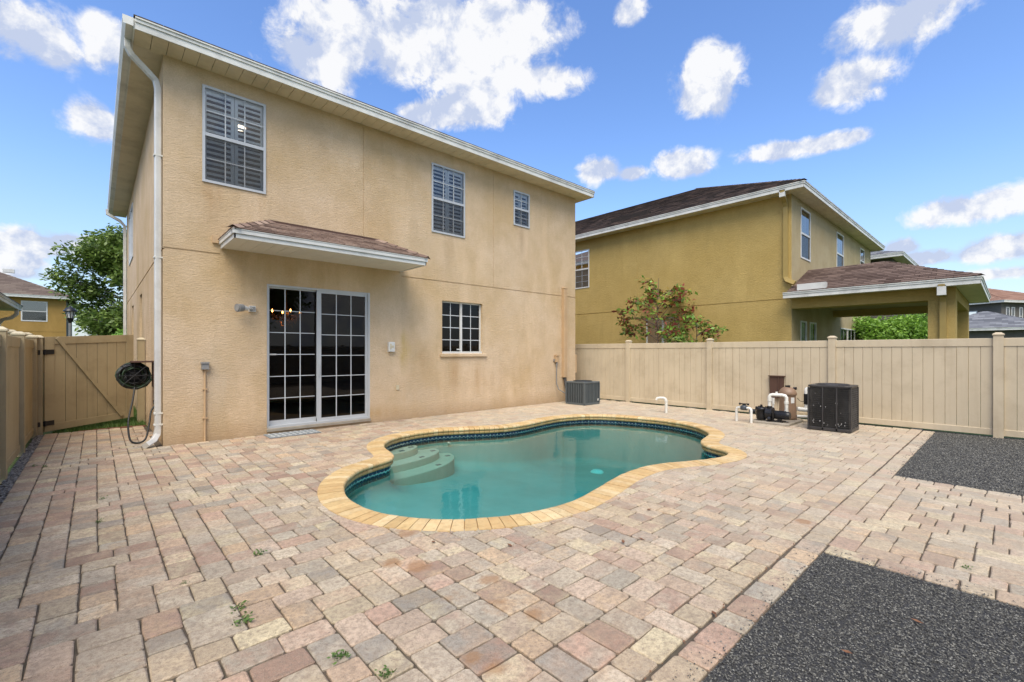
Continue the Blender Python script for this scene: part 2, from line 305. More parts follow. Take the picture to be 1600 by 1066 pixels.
def water_mat():
    m, t, b = newmat('pool_water'); t.nodes.remove(b); q = NT(t); p = q.pos()
    h = q.ma('ADD', q.noise(p, 2.2, 3, .5), q.ma('MULTIPLY', q.noise(p, 11, 3, .5), .3)); nb = q.bump(h, .0045)
    fz = q.n('ShaderNodeFresnel'); fz.inputs[0].default_value = 1.36; q.l(nb, fz.inputs['Normal'])
    tr = q.n('ShaderNodeBsdfTransparent'); tr.inputs[0].default_value = (.93, .97, .96, 1)
    gl = q.n('ShaderNodeBsdfGlossy'); gl.inputs['Roughness'].default_value = .03; q.l(nb, gl.inputs['Normal'])
    mx = q.n('ShaderNodeMixShader'); q.l(fz.outputs[0], mx.inputs[0]); q.l(tr.outputs[0], mx.inputs[1]); q.l(gl.outputs[0], mx.inputs[2])
    o = t.nodes['Material Output']; q.l(mx.outputs[0], o.inputs[0])
    va = q.n('ShaderNodeVolumeAbsorption'); va.inputs['Color'].default_value = (.12, .80, .82, 1); va.inputs['Density'].default_value = .75
    q.l(va.outputs[0], o.inputs['Volume']); return m
M['water'] = water_mat()
def gravel_mat():
    m, t, b = newmat('grey_gravel'); q = NT(t); a = q.n('ShaderNodeAttribute', attribute_name='tone'); p = q.pos()
    q.l(q.mix(q.ma('MULTIPLY', q.noise(p, 90, 2), .4), a.outputs['Color'], (.03, .03, .03, 1)), b.inputs['Base Color']); b.inputs['Roughness'].default_value = .75; return m
M['gravel'] = gravel_mat()
M['gravelbed'] = mk('gravel_bed', (.045, .045, .045, 1), .95, .3, vs=60, bs=120, bd=.01)
M['bed'] = mk('joint_sand', (.10, .078, .055, 1), .95, .35, vs=12, bs=150, bd=.004, dirt=(.05, .055, .03, 1), dirt_amt=.5)
M['grass'] = mk('grass_ground', (.06, .10, .03, 1), .95, .3, vs=2, bs=30, bd=.03, dirt=(.13, .10, .06, 1), dirt_amt=.4)
M['mulch'] = mk('mulch', (.13, .11, .08, 1), .95, .4, vs=30, bs=60, bd=.01)
M['mat'] = mk('door_mat', (.22, .24, .24, 1), .95, .2, vs=20, bs=200, bd=.002)
M['matlite'] = mk('door_mat_pattern', (.55, .57, .55, 1), .95, .2, vs=20, bs=200, bd=.002)
def leafmat(name, lo, hi, gloss=.5):
    m, t, b = newmat(name); q = NT(t); a = q.n('ShaderNodeAttribute', attribute_name='tone')
    cc = q.mix(a.outputs['Fac'], lo, hi); q.l(cc, b.inputs['Base Color']); b.inputs['Roughness'].default_value = gloss
    ts = q.n('ShaderNodeBsdfTranslucent'); q.l(cc, ts.inputs[0]); mx = q.n('ShaderNodeMixShader'); mx.inputs[0].default_value = .3
    q.l(b.outputs[0], mx.inputs[1]); q.l(ts.outputs[0], mx.inputs[2]); q.l(mx.outputs[0], t.nodes['Material Output'].inputs[0]); return m
M['leaf'] = leafmat('green_leaf', (.07, .13, .02, 1), (.22, .31, .065, 1))
M['leafbright'] = leafmat('bright_leaf', (.13, .26, .035, 1), (.32, .54, .08, 1))
M['leafred'] = leafmat('dark_red_leaf', (.14, .035, .025, 1), (.36, .09, .05, 1))
M['leafyel'] = leafmat('yellow_leaf', (.30, .20, .04, 1), (.40, .32, .06, 1))
M['weed'] = leafmat('weed_leaf', (.05, .11, .02, 1), (.16, .26, .06, 1))
M['dryleaf'] = mk('dry_leaf', (.17, .08, .04, 1), .8, .3, vs=20)

# ------------------------------------------------------------------ helpers
WL = {}
def wloc(o):
    return WL.get(o.name, Vector((0, 0, 0))) if o else Vector((0, 0, 0))
def tag(o, label=None, cat=None, group=None, kind=None):
    if label: o['label'] = label
    if cat: o['category'] = cat
    if group: o['group'] = group
    if kind: o['kind'] = kind
    return o
def empty(name, loc, label, cat, group=None):
    o = bpy.data.objects.new(name, None); o.empty_display_size = .2; col.objects.link(o); o.location = loc; WL[o.name] = Vector(loc)
    return tag(o, label, cat, group)
class MB:
    def __init__(s, T=None): s.v = []; s.f = []; s.m = []; s.s = []; s.T = T; s.tone = None; s.tones = []
    def add(s, vs, fs, mat=0, smooth=False):
        k = len(s.v)
        for p in vs: s.v.append(tuple(s.T(*p)) if s.T else tuple(p))
        for f in fs: s.f.append(tuple(i+k for i in f)); s.m.append(mat); s.s.append(smooth); s.tones.append(s.tone)
        return s
    def box(s, x0, x1, y0, y1, z0, z1, mat=0):
        return s.add([(x0,y0,z0),(x1,y0,z0),(x1,y1,z0),(x0,y1,z0),(x0,y0,z1),(x1,y0,z1),(x1,y1,z1),(x0,y1,z1)],
              [(0,3,2,1),(4,5,6,7),(0,1,5,4),(1,2,6,5),(2,3,7,6),(3,0,4,7)], mat)
    def cbox(s, x0, x1, y0, y1, z0, z1, c=.004, mat=0):      # box with chamfered top edges
        return s.add([(x0,y0,z0),(x1,y0,z0),(x1,y1,z0),(x0,y1,z0),(x0,y0,z1-c),(x1,y0,z1-c),(x1,y1,z1-c),(x0,y1,z1-c),
                      (x0+c,y0+c,z1),(x1-c,y0+c,z1),(x1-c,y1-c,z1),(x0+c,y1-c,z1)],
              [(0,3,2,1),(0,1,5,4),(1,2,6,5),(2,3,7,6),(3,0,4,7),(4,5,9,8),(5,6,10,9),(6,7,11,10),(7,4,8,11),(8,9,10,11)], mat)
    def quad(s, a, b, c, d, mat=0): return s.add([a, b, c, d], [(0,1,2,3)], mat)
    def prism(s, poly, z0, z1, mat=0):
        n = len(poly)
        return s.add([(x,y,z0) for x,y in poly]+[(x,y,z1) for x,y in poly],
            [tuple(range(n))[::-1], tuple(range(n, 2*n))]+[(i,(i+1)%n,n+(i+1)%n,n+i) for i in range(n)], mat)
    def cyl(s, a, b, r0, r1=None, n=12, mat=0, smooth=True, caps=True):
        r1 = r0 if r1 is None else r1
        a = Vector(a); b = Vector(b); d = (b-a).normalized(); u = d.orthogonal().normalized(); w_ = d.cross(u)
        vs = [];
        for c, r in ((a, r0), (b, r1)):
            for i in range(n):
                t = 2*math.pi*i/n; vs.append(tuple(c+(u*math.cos(t)+w_*math.sin(t))*r))
        s.add(vs, [(i,(i+1)%n,n+(i+1)%n,n+i) for i in range(n)], mat, smooth)
        if caps: s.add(vs, [tuple(range(n))[::-1], tuple(range(n,2*n))], mat, False)
        return s
    def lathe(s, base, prof, n=20, mat=0, smooth=True):
        bx, by, bz = base; vs = []; k = len(prof)
        for (r, z) in prof:
            for i in range(n):
                t = 2*math.pi*i/n; vs.append((bx+r*math.cos(t), by+r*math.sin(t), bz+z))
        fs = [(j*n+i, j*n+(i+1)%n, (j+1)*n+(i+1)%n, (j+1)*n+i) for j in range(k-1) for i in range(n)]
        s.add(vs, fs, mat, smooth); return s
    def tube(s, path, r, n=8, mat=0, sq=None, smooth=True, caps=True):
        P = [Vector(p) for p in path]; vs = []; up = None
        for i, p in enumerate(P):
            d = (P[min(i+1, len(P)-1)]-P[max(i-1, 0)]).normalized()
            if up is None: u = (Vector((0,0,1)).cross(d) if abs(d.z) < .9 else Vector((1,0,0)).cross(d)).normalized()
            else: u = (up-d*up.dot(d)).normalized()
            up = u; w_ = d.cross(u)
            rr = r[i] if isinstance(r, (list, tuple)) else r
            if sq:
                a, b = sq
                for (c, e) in ((-a,-b),(a,-b),(a,b),(-a,b)): vs.append(tuple(p+u*c+w_*e))
            else:
                for j in range(n):
                    t = 2*math.pi*j/n; vs.append(tuple(p+(u*math.cos(t)+w_*math.sin(t))*rr))
        m = 4 if sq else n
        fs = [(i*m+j, i*m+(j+1)%m, (i+1)*m+(j+1)%m, (i+1)*m+j) for i in range(len(P)-1) for j in range(m)]
        s.add(vs, fs, mat, smooth and not sq)
        if caps: s.add(vs, [tuple(range(m))[::-1], tuple((len(P)-1)*m+j for j in range(m))], mat, False)
        return s
    def build(s, name, mats, parent=None, label=None, kind=None, cat=None, group=None, bevel=0, recalc=True, uv=None):
        if not isinstance(mats, (list, tuple)): mats = [mats]
        V = np.array(s.v, dtype=float); lo = V.min(0); hi = V.max(0); c = Vector(((lo[0]+hi[0])/2, (lo[1]+hi[1])/2, lo[2]))
        me = bpy.data.meshes.new(name); me.from_pydata([tuple(p) for p in (V-np.array(c))], [], s.f)
        for m in mats: me.materials.append(m)
        me.polygons.foreach_set('material_index', s.m); me.polygons.foreach_set('use_smooth', s.s)
        if any(t is not None for t in s.tones):
            for nm, k in (('tone', 0), ('tone2', 1)):
                at = me.attributes.new(nm, 'FLOAT_COLOR', 'CORNER'); arr = []
                for pl, t in zip(me.polygons, s.tones):
                    cc = t[k] if t and isinstance(t[0], (tuple, list)) else ((t[0],)*3+(1,) if t else (.3, .3, .3, 1))
                    arr += list(cc)*pl.loop_total
                at.data.foreach_set('color', arr)
                if not (s.tones[0] and isinstance(s.tones[0][0], (tuple, list))): break
        if uv:
            ul = me.uv_layers.new(name='UVMap')
            for pl in me.polygons:
                for li in pl.loop_indices: ul.data[li].uv = uv(Vector(me.vertices[me.loops[li].vertex_index].co)+c)
        if recalc:
            bm = bmesh.new(); bm.from_mesh(me); bmesh.ops.recalc_face_normals(bm, faces=bm.faces); bm.to_mesh(me); bm.free()
        me.update()
        o = bpy.data.objects.new(name, me); col.objects.link(o)
        if parent: o.parent = parent
        o.location = c - wloc(parent); WL[o.name] = c
        if bevel:
            b = o.modifiers.new('bevel', 'BEVEL'); b.width = bevel; b.segments = 2; b.limit_method = 'ANGLE'; b.angle_limit = R(40)
        return tag(o, label, cat, group, kind)
def dup(o, parent=None, offset=None):
    c = o.copy(); col.objects.link(c)
    if parent: c.parent = parent
    if offset is not None: c.location = o.location + Vector(offset)
    WL[c.name] = wloc(o) + (Vector(offset) if offset is not None else Vector((0, 0, 0)))
    return c
def copy_tree(o, parent=None, offset=None):
    c = dup(o, parent, offset); base = wloc(c)-wloc(o)
    for ch in [x for x in bpy.data.objects if x.parent == o]:
        k = copy_tree(ch, c); WL[k.name] = wloc(ch)+base
    return c
def fastmesh(name, verts, faces, mat, tone=None, tonecol=None):   # verts (n,3), faces (m,k) numpy
    me = bpy.data.meshes.new(name); n, (m, k) = len(verts), faces.shape
    me.vertices.add(n); me.vertices.foreach_set('co', verts.ravel()); me.loops.add(m*k); me.loops.foreach_set('vertex_index', faces.ravel().astype(np.int32))
    me.polygons.add(m); me.polygons.foreach_set('loop_start', np.arange(0, m*k, k, dtype=np.int32)); me.polygons.foreach_set('loop_total', np.full(m, k, dtype=np.int32))
    me.update(calc_edges=True)
    for q in (mat if isinstance(mat, list) else [mat]): me.materials.append(q)
    if tone is not None:
        at = me.attributes.new('tone', 'FLOAT_COLOR', 'CORNER')
        arr = np.ones((m, k, 4), np.float32)
        arr[:, :, :3] = tone[:, None, None] if tone.ndim == 1 else tone[:, None, :]
        at.data.foreach_set('color', arr.ravel())
    return me
def link(name, me, parent=None, loc=(0, 0, 0), **k):
    o = bpy.data.objects.new(name, me); col.objects.link(o); o.location = Vector(loc)
    if parent: o.parent = parent; o.location = Vector(loc)-wloc(parent)
    WL[o.name] = Vector(loc); return tag(o, k.get('label'), k.get('cat'), k.get('group'), k.get('kind'))
def fback(O): return lambda u, n, v: (O[0]+u, O[1]-n, v)       # wall facing -Y: u along +X, n outwards
def fside(O): return lambda u, n, v: (O[0]-n, O[1]+u, v)       # wall facing -X: u along +Y, n outwards

def wall_face(mb, u0, u1, v0, v1, holes, depth=.12, mat=0, reveal=0, nz=0.0):
    us = sorted({u0, u1, *[h[0] for h in holes], *[h[1] for h in holes]}); vs = sorted({v0, v1, *[h[2] for h in holes], *[h[3] for h in holes]})
    us = [u for u in us if u0 <= u <= u1]; vs = [v for v in vs if v0 <= v <= v1]
    for i in range(len(us)-1):
        for j in range(len(vs)-1):
            cu, cv = (us[i]+us[i+1])/2, (vs[j]+vs[j+1])/2
            if any(h[0] < cu < h[1] and h[2] < cv < h[3] for h in holes): continue
            mb.quad((us[i], nz, vs[j]), (us[i+1], nz, vs[j]), (us[i+1], nz, vs[j+1]), (us[i], nz, vs[j+1]), mat)
    for h in holes:
        a, b, c, d = h[:4]; dp = h[4] if len(h) > 4 else depth
        mb.quad((a, nz, c), (a, -dp, c), (a, -dp, d), (a, nz, d), reveal); mb.quad((b, nz, c), (b, -dp, c), (b, -dp, d), (b, nz, d), reveal)
        mb.quad((a, nz, c), (b, nz, c), (b, -dp, c), (a, -dp, c), reveal); mb.quad((a, nz, d), (b, nz, d), (b, -dp, d), (a, -dp, d), reveal)
        if len(h) > 5: mb.quad((a, -dp, c), (b, -dp, c), (b, -dp, d), (a, -dp, d), reveal)   # closed groove

def window(parent, fr, u0, u1, v0, v1, n0=-.03, n1=.02, fw=.045, style='double', cols=3, rows=2, glass='glass', shutters=True, fmat='alu', panes=True, blind=False, name='window', screen=True):
    W = MB(fr)
    W.box(u0, u0+fw, n0, n1, v0, v1); W.box(u1-fw, u1, n0, n1, v0, v1)
    W.box(u0+fw, u1-fw, n0, n1, v1-fw, v1); W.box(u0+fw, u1-fw, n0, n1, v0, v0+fw)
    vm = (v0+v1)/2; um = (u0+u1)/2
    if style == 'double':
        W.box(u0+fw, u1-fw, n0+.004, n1-.004, vm-.03, vm+.025); S = [(u0+fw, u1-fw, v0+fw, vm-.03, 0), (u0+fw, u1-fw, vm+.025, v1-fw, 1)]
    elif style == 'slide':
        W.box(um-.03, um+.03, n0+.004, n1-.004, v0+fw, v1-fw); S = [(u0+fw, um-.03, v0+fw, v1-fw, 0), (um+.03, u1-fw, v0+fw, v1-fw, 1)]
    else: S = [(u0+fw, u1-fw, v0+fw, v1-fw, 0)]
    w_ = W.build(name, M[fmat], parent)
    mt = MB(fr); t = .009; nn = (n0+n1)/2
    for (a, b, c, d, k) in S:
        nc, nr = cols, rows; nk = nn + (.004 if k else -.006)
        for i in range(1, nc): x = a+(b-a)*i/nc; mt.box(x-t, x+t, nk-.006, nk+.006, c, d)
        for j in range(1, nr): y = c+(d-c)*j/nr; mt.box(a, b, nk-.0045, nk+.0045, y-t, y+t)
    if cols > 1 or rows > 1: mt.build('muntin', M['muntin'], w_)
    for (a, b, c, d, k) in S:
        nk = nn + (.004 if k else -.006)
        if panes:
            for i in range(cols):
                for j in range(rows):
                    g = MB(fr); xa = a+(b-a)*i/cols; xb = a+(b-a)*(i+1)/cols; ya = c+(d-c)*j/rows; yb = c+(d-c)*(j+1)/rows
                    g.quad((xa, nk, ya), (xb, nk, ya), (xb, nk, yb), (xa, nk, yb)); g.build('pane', M[glass], w_, recalc=False)
        else:
            g = MB(fr); g.quad((a, nk, c), (b, nk, c), (b, nk, d), (a, nk, d)); g.build('pane', M[glass], w_, recalc=False)
    if shutters:
        sb = MB(fr); e = .05; ns = n0-.022
        for (a, b) in ((u0+.02, um-.004), (um+.004, u1-.02)):
            for (c, d) in ((v0+.02, v1-.02),):
                sb.box(a, a+e, ns-.03, ns, c, d); sb.box(b-e, b, ns-.03, ns, c, d); sb.box(a+e, b-e, ns-.03, ns, c, c+.09); sb.box(a+e, b-e, ns-.03, ns, d-.09, d); sb.box(a+e, b-e, ns-.03, ns, vm-.04, vm+.04)
        sb.build('shutter_frame', M['shutter'], w_)
        proto = None; n = int((v1-v0-.26)/.088)
        for (a, b) in ((u0+.07, um-.054), (um+.054, u1-.07)):
            for i in range(n):
                z = v0+.15+i*(v1-v0-.26)/n
                if abs(z+.02-vm) < .06: continue
                sl_ = MB(fr); sl_.add([(a, ns-.030, z+.050), (b, ns-.030, z+.050), (b, ns-.002, z), (a, ns-.002, z), (a, ns-.024, z+.053), (b, ns-.024, z+.053), (b, ns+.004, z+.004), (a, ns+.004, z+.004)],
                    [(0,1,2,3),(4,7,6,5),(0,4,5,1),(1,5,6,2),(2,6,7,3),(3,7,4,0)])
                sl_.build('shutter_slat', M['shutter'], w_)
    if blind:
        for i in range(int((v1-v0-.1)/.05)):
            pass
        bb = MB(fr)
        z = v0+.06
        while z < v1-.06: bb.box(u0+.06, u1-.06, n0-.07, n0-.065, z, z+.04); z += .05
        bb.build('blind', M['blind'], w_)
    if screen and style == 'double':
        sc = MB(fr); sc.quad((u0+fw, n1-.006, v0+fw), (u1-fw, n1-.006, v0+fw), (u1-fw, n1-.006, vm-.03), (u0+fw, n1-.006, vm-.03)); sc.build('insect_screen', M['screen'], w_, recalc=False)
    return w_
def smooth_closed(P, n):
    out_ = []; k = len(P)
    for i in range(k):
        a, b, c, d = (Vector(P[(i+j-1) % k]) for j in range(4))
        for s in range(n):
            t = s/n; out_.append(.5*((2*b)+(c-a)*t+(2*a-5*b+4*c-d)*t*t+(-a+3*b-3*c+d)*t*t*t))
    return out_
def resample(P, step):
    L_ = [0]
    for i in range(len(P)): L_.append(L_[-1]+(P[(i+1) % len(P)]-P[i]).length)
    tot = L_[-1]; n = int(round(tot/step)); res = []; j = 0
    for i in range(n):
        s = tot*i/n
        while L_[j+1] < s: j += 1
        t = (s-L_[j])/(L_[j+1]-L_[j]); res.append(P[j].lerp(P[(j+1) % len(P)], t))
    return res
def inside(p, C):
    x, y = p; r = False; n = len(C); j = n-1
    for i in range(n):
        xi, yi = C[i][0], C[i][1]; xj, yj = C[j][0], C[j][1]
        if (yi > y) != (yj > y) and x < (xj-xi)*(y-yi)/(yj-yi)+xi: r = not r
        j = i
    return r

# ------------------------------------------------------------------ pool outline
INNER = [(1.999, 4.901), (1.912, 4.625), (1.894, 4.337), (1.914, 4.063), (1.993, 3.838), (2.089, 3.659), (2.274, 3.422), (2.463, 3.271), (2.657, 3.151), (2.868, 3.054), (3.144, 2.987), (3.369, 2.96), (3.571, 2.965), (3.862, 3.018), (4.251, 3.105), (4.65, 3.195), (4.986, 3.227), (5.291, 3.222), (5.544, 3.164), (5.834, 3.043), (6.128, 2.908), (6.421, 2.798), (6.712, 2.767), (6.93, 2.827), (7.06, 2.97), (7.10, 3.14), (7.19, 3.32), (7.35, 3.45), (7.60, 3.55), (7.96, 3.624), (8.25, 3.712), (8.497, 3.89), (8.84, 4.25), (9.03, 4.644), (9.10, 5.066), (9.036, 5.629), (8.82, 6.25), (8.444, 6.68), (7.861, 6.88), (7.193, 6.84), (6.6, 6.74), (6.12, 6.74), (5.65, 6.90), (5.114, 7.20), (4.668, 7.35), (4.133, 7.32), (3.70, 7.12), (3.43, 6.813), (3.297, 6.50), (3.239, 6.196), (3.158, 5.948), (3.03, 5.80), (2.80, 5.73), (2.49, 5.58), (2.248, 5.341), (2.08, 5.10)]
raw = smooth_closed([Vector((x, y)) for x, y in INNER], 8)
PIN = resample(raw, .1)
for _ in range(2): PIN = [(PIN[i-1]+PIN[i]*2+PIN[(i+1) % len(PIN)])/4 for i in range(len(PIN))]
NP = len(PIN)
nrm = []
for i in range(NP):
    d = (PIN[(i+1) % NP]-PIN[i-1]).normalized(); n = Vector((d.y, -d.x)); nrm.append(n)
cen = sum(PIN, Vector((0, 0)))/NP
if inside((PIN[0]+nrm[0]*.05), PIN): nrm = [-n for n in nrm]
sn = []
for i in range(NP):
    s_ = Vector((0, 0))
    for k in range(-3, 4): s_ += nrm[(i+k) % NP]*(4-abs(k))
    sn.append(s_.normalized())
CW = .275
POUT = [PIN[i]+sn[i]*CW for i in range(NP)]
for _ in range(3): POUT = [(POUT[i-1]+POUT[i]*2+POUT[(i+1) % NP])/4 for i in range(NP)]
WATER_Z = -.156

# ------------------------------------------------------------------ ground
g = MB()
gx = [-900, -30, -.8, 11.75, 60, 900]; gy = [-900, -20, -5.2, 11.7, 60, 900]
for i in range(5):
    for j in range(5):
        if i == 2 and j == 2: continue
        g.quad((gx[i], gy[j], -.05), (gx[i+1], gy[j], -.05), (gx[i+1], gy[j+1], -.05), (gx[i], gy[j+1], -.05))
g.build('ground', M['grass'], kind='structure', label='grassy ground around the houses beyond the fences')

# patio bed with the pool cut out: ring strips from the coping to a box
patio = MB()
bx0, bx1, by0, by1 = -.8, 11.75, -5.2, 11.7
HB = [P_ + n_*-.0 for P_, n_ in zip(POUT, sn)]
MIDC = [PIN[i].lerp(POUT[i], .55) for i in range(NP)]
bm = bmesh.new()
ov = [bm.verts.new((p.x, p.y, 0)) for p in MIDC]
cv = [bm.verts.new(c) for c in ((bx0, by0, 0), (bx1, by0, 0), (bx1, by1, 0), (bx0, by1, 0))]
es = [bm.edges.new((ov[i], ov[(i+1) % NP])) for i in range(NP)]+[bm.edges.new((cv[i], cv[(i+1) % 4])) for i in range(4)]
bmesh.ops.triangle_fill(bm, edges=es, use_beauty=True)
bm.verts.index_update()
bv = [tuple(v.co) for v in bm.verts]; bf = [tuple(v.index for v in f.verts) for f in bm.faces]; bm.free()
patio.add([(x, y, -.014) for x, y, z in bv], bf)
patio_o = patio.build('patio', M['bed'], kind='structure', label='paved patio of tumbled concrete pavers around the pool')

# ------------------------------------------------------------------ pavers
U = .0865; GX0 = -.68
TONES = [((220,200,166), 6), ((224,208,180), 6), ((212,184,154), 6), ((206,172,148), 4), ((230,214,174), 4), ((196,186,164), 4), ((172,165,150), 3), ((214,190,164), 6), ((208,194,170), 5), ((222,192,154), 3), ((182,150,128), 2.4)]
tw = [t[1] for t in TONES]
def tone(k=.80):
    a = random.choices(TONES, tw)[0][0]; b = random.choices(TONES, tw)[0][0]
    j = random.uniform(.80, 1.10)
    A = srgb(*a, k*j)
    B = srgb(*[a[i]*.2+b[i]*.8 for i in range(3)], k*j*random.uniform(.82, 1.06))
    return (A, B)
def clip(poly, px, py, nx, ny):        # keep the side where (p-P).n >= 0
    out_ = []
    for i in range(len(poly)):
        a, b = poly[i], poly[(i+1) % len(poly)]
        da = (a[0]-px)*nx+(a[1]-py)*ny; db = (b[0]-px)*nx+(b[1]-py)*ny
        if da >= 0: out_.append(a)
        if (da >= 0) != (db >= 0):
            t = da/(da-db); out_.append((a[0]+(b[0]-a[0])*t, a[1]+(b[1]-a[1])*t))
    return out_
def area(p): return abs(sum(p[i][0]*p[(i+1) % len(p)][1]-p[(i+1) % len(p)][0]*p[i][1] for i in range(len(p))))/2
def paver_mesh(mb, poly, wob=.0042, gap=.0042, h=None):
    # rounded irregular outline, chamfered rim
    h = random.gauss(0, .0014) if h is None else h
    cx = sum(p[0] for p in poly)/len(poly); cy = sum(p[1] for p in poly)/len(poly)
    if sum(poly[i][0]*poly[(i+1) % len(poly)][1]-poly[(i+1) % len(poly)][0]*poly[i][1] for i in range(len(poly))) < 0: poly = poly[::-1]
    n = len(poly)
    ins = []
    for i in range(n):                       # inset by the half gap
        a, b, c = Vector(poly[i-1]), Vector(poly[i]), Vector(poly[(i+1) % n])
        d1 = (b-a); d2 = (c-b)
        if d1.length < 1e-5 or d2.length < 1e-5: continue
        d1.normalize(); d2.normalize(); n1_ = Vector((-d1.y, d1.x)); n2_ = Vector((-d2.y, d2.x)); bis = n1_+n2_
        if bis.length < 1e-3: continue
        bis = bis/max(.35, (1+n1_.dot(n2_))); ins.append(b+bis*gap)
    if len(ins) < 3: return False
    n = len(ins); ring = []
    for i in range(n):
        a, b, c = ins[i-1], ins[i], ins[(i+1) % n]
        e1 = (a-b).length; e2 = (c-b).length; q = random.uniform(.008, .017)
        ring.append(b+(a-b)*min(.35, q/max(e1, 1e-4))); ring.append(b+(c-b)*min(.35, q/max(e2, 1e-4)))
        if n == 4 and i % 2 == (0 if (ins[0]-ins[1]).length > (ins[1]-ins[2]).length else 1): ring.append(b+(c-b)*random.uniform(.4, .6))
    m = len(ring); ring = [p+Vector((random.gauss(0, wob*.5), random.gauss(0, wob*.5))) for p in ring]
    C = Vector((cx, cy)); tx, ty = random.gauss(0, .008), random.gauss(0, .008)
    hz = lambda p: h+(p.x-cx)*tx*1.4+(p.y-cy)*ty*1.4
    vs = [(p.x, p.y, -.024) for p in ring]+[(p.x, p.y, hz(p)-.006) for p in ring]
    top = []
    for p in ring:
        d = (C-p); q = p+d.normalized()*.008; top.append((q.x, q.y, hz(q)+.0))
    vs += top
    fs = [(i, (i+1) % m, m+(i+1) % m, m+i) for i in range(m)]+[(m+i, m+(i+1) % m, 2*m+(i+1) % m, 2*m+i) for i in range(m)]+[tuple(range(2*m, 3*m))]
    mb.add(vs, fs); return True
PAV = []      # polygons
CX0, CY0 = GX0, .0
def in_regions(x, y):
    if x < -.51 and y < 11.78: return False          # border row kept for the edge stones
    if y < 1.14: return False
    return True
cols_, rows_ = int((11.58+.51)/U)+3, int((11.78-1.14)/U)+3
X0, Y0 = -.51, 1.14
jl = np.zeros(cols_+8, int)      # how far the joint at each column already runs
occ = np.zeros((rows_+4, cols_+4), bool)
for r in range(rows_):
    c = 0
    while c < cols_:
        if occ[r, c]: c += 1; continue
        run = 0
        while c+run < cols_ and not occ[r, c+run]: run += 1
        opts = []
        for (w_, h_, pr) in ((2, 2, 1.5), (3, 2, 2.2), (2, 3, 2.0)):
            if w_ <= run and (run-w_) != 1: opts.append((w_, h_, pr*(.06 if jl[c+w_] > 1 else 1)*(.5 if h_ == 3 and jl[c+w_] > 0 else 1)))
        if not opts: occ[r, c] = True; c += 1; continue
        w_, h_, _p = random.choices(opts, [o[2] for o in opts])[0]
        occ[r:r+h_, c:c+w_] = True
        jl[c+w_] = jl[c+w_]+h_; jl[c+1:c+w_] = 0
        PAV.append([(X0+c*U, Y0+r*U), (X0+(c+w_)*U, Y0+r*U), (X0+(c+w_)*U, Y0+(r+h_)*U), (X0+c*U, Y0+(r+h_)*U)])
        c += w_
# the strip between the two gravel beds
sx0, sx1 = 4.03+.175, 7.12-.175
nc = int(round((sx1-sx0)/U)); US = (sx1-sx0)/nc; nr = 38
occ = np.zeros((nr+4, nc+4), bool)
for r in range(nr):
    c = 0
    while c < nc:
        if occ[r, c]: c += 1; continue
        run = 0
        while c+run < nc and not occ[r, c+run]: run += 1
        opts = [(w_, h_, p_) for (w_, h_, p_) in ((2, 2, 1.2), (3, 2, 2.6), (2, 3, .9)) if w_ == run or (w_ < run and run-w_ != 1)]
        if not opts: occ[r, c] = True; c += 1; continue
        w_, h_, _p = random.choices(opts, [o[2] for o in opts])[0]; occ[r:r+h_, c:c+w_] = True
        y1 = 1.136-r*U
        PAV.append([(sx0+c*US, y1-h_*U), (sx0+(c+w_)*US, y1-h_*U), (sx0+(c+w_)*US, y1), (sx0+c*US, y1)]); c += w_
def row(x0, x1, y0, y1, axis, lens=(.165, .25)):
    p = x0 if axis == 'x' else y0; e = x1 if axis == 'x' else y1
    while p < e-.08:
        l = min(random.choice(lens)+random.uniform(-.006, .006), e-p)
        if e-p-l < .1: l = e-p
        PAV.append([(p, y0), (p+l, y0), (p+l, y1), (p, y1)] if axis == 'x' else [(x0, p), (x1, p), (x1, p+l), (x0, p+l)]); p += l
row(-.51, 4.195, .957, 1.128, 'x'); row(6.955, 11.58, .957, 1.128, 'x')
row(4.03, 4.205, -2.0, .955, 'y'); row(6.945, 7.12, -2.0, .955, 'y')
row(-.69, -.512, -.5, 11.78, 'y', (.2, .26))
# keep and clip
final = []
HX0, HX1, HY = .785, 10.9, 9.05
for poly in PAV:
    if poly[0][1] > HY-.0 and poly[0][0] > HX0-.02 and poly[0][0] < HX1-.0: continue
    if poly[0][0] > 11.56 or poly[2][1] > 11.95: continue
    if poly[2][0] < 11.75 and poly[0][0] > 11.3: poly = clip(poly, 11.575, 0, -1, 0)
    cy_ = (poly[0][1]+poly[2][1])/2 if len(poly) > 2 else 0
    cx_ = (poly[0][0]+poly[2][0])/2 if len(poly) > 2 else 0
    if poly and poly[0][0] >= HX0-.3 and max(p[1] for p in poly) > HY and cx_ > HX0 and cx_ < HX1: poly = clip(poly, 0, HY-.004, 0, -1)
    elif poly and min(p[1] for p in poly) > HY-.1 and max(p[0] for p in poly) > HX0 and cx_ < HX0: poly = clip(poly, HX0-.004, 0, -1, 0)
    if poly: poly = clip(poly, 0, 11.78, 0, -1)
    if len(poly) < 3: continue
    c_ = Vector((sum(p[0] for p in poly)/len(poly), sum(p[1] for p in poly)/len(poly)))
    if 1.3 < c_.x < 9.8 and 2.2 < c_.y < 8:
        bi = min(range(NP), key=lambda i: (POUT[i]-c_).length_squared)
        dd = (POUT[bi]-c_).length; isin = inside(c_, POUT)
        if isin and dd > .2: continue
        if dd < .26:
            tn = (POUT[(bi+2) % NP]-POUT[bi-2]).normalized(); nn = Vector((tn.y, -tn.x))
            if nn.dot(sn[bi]) < 0: nn = -nn
            pp = POUT[bi]-nn*.05; poly = clip(poly, pp.x, pp.y, nn.x, nn.y)
        elif isin: continue
    if len(poly) < 3 or area(poly) < .0016: continue
    final.append(poly)
ph = R(47.61); Fx, Fy, Rx, Ry = math.cos(ph), math.sin(ph), math.sin(ph), -math.cos(ph)
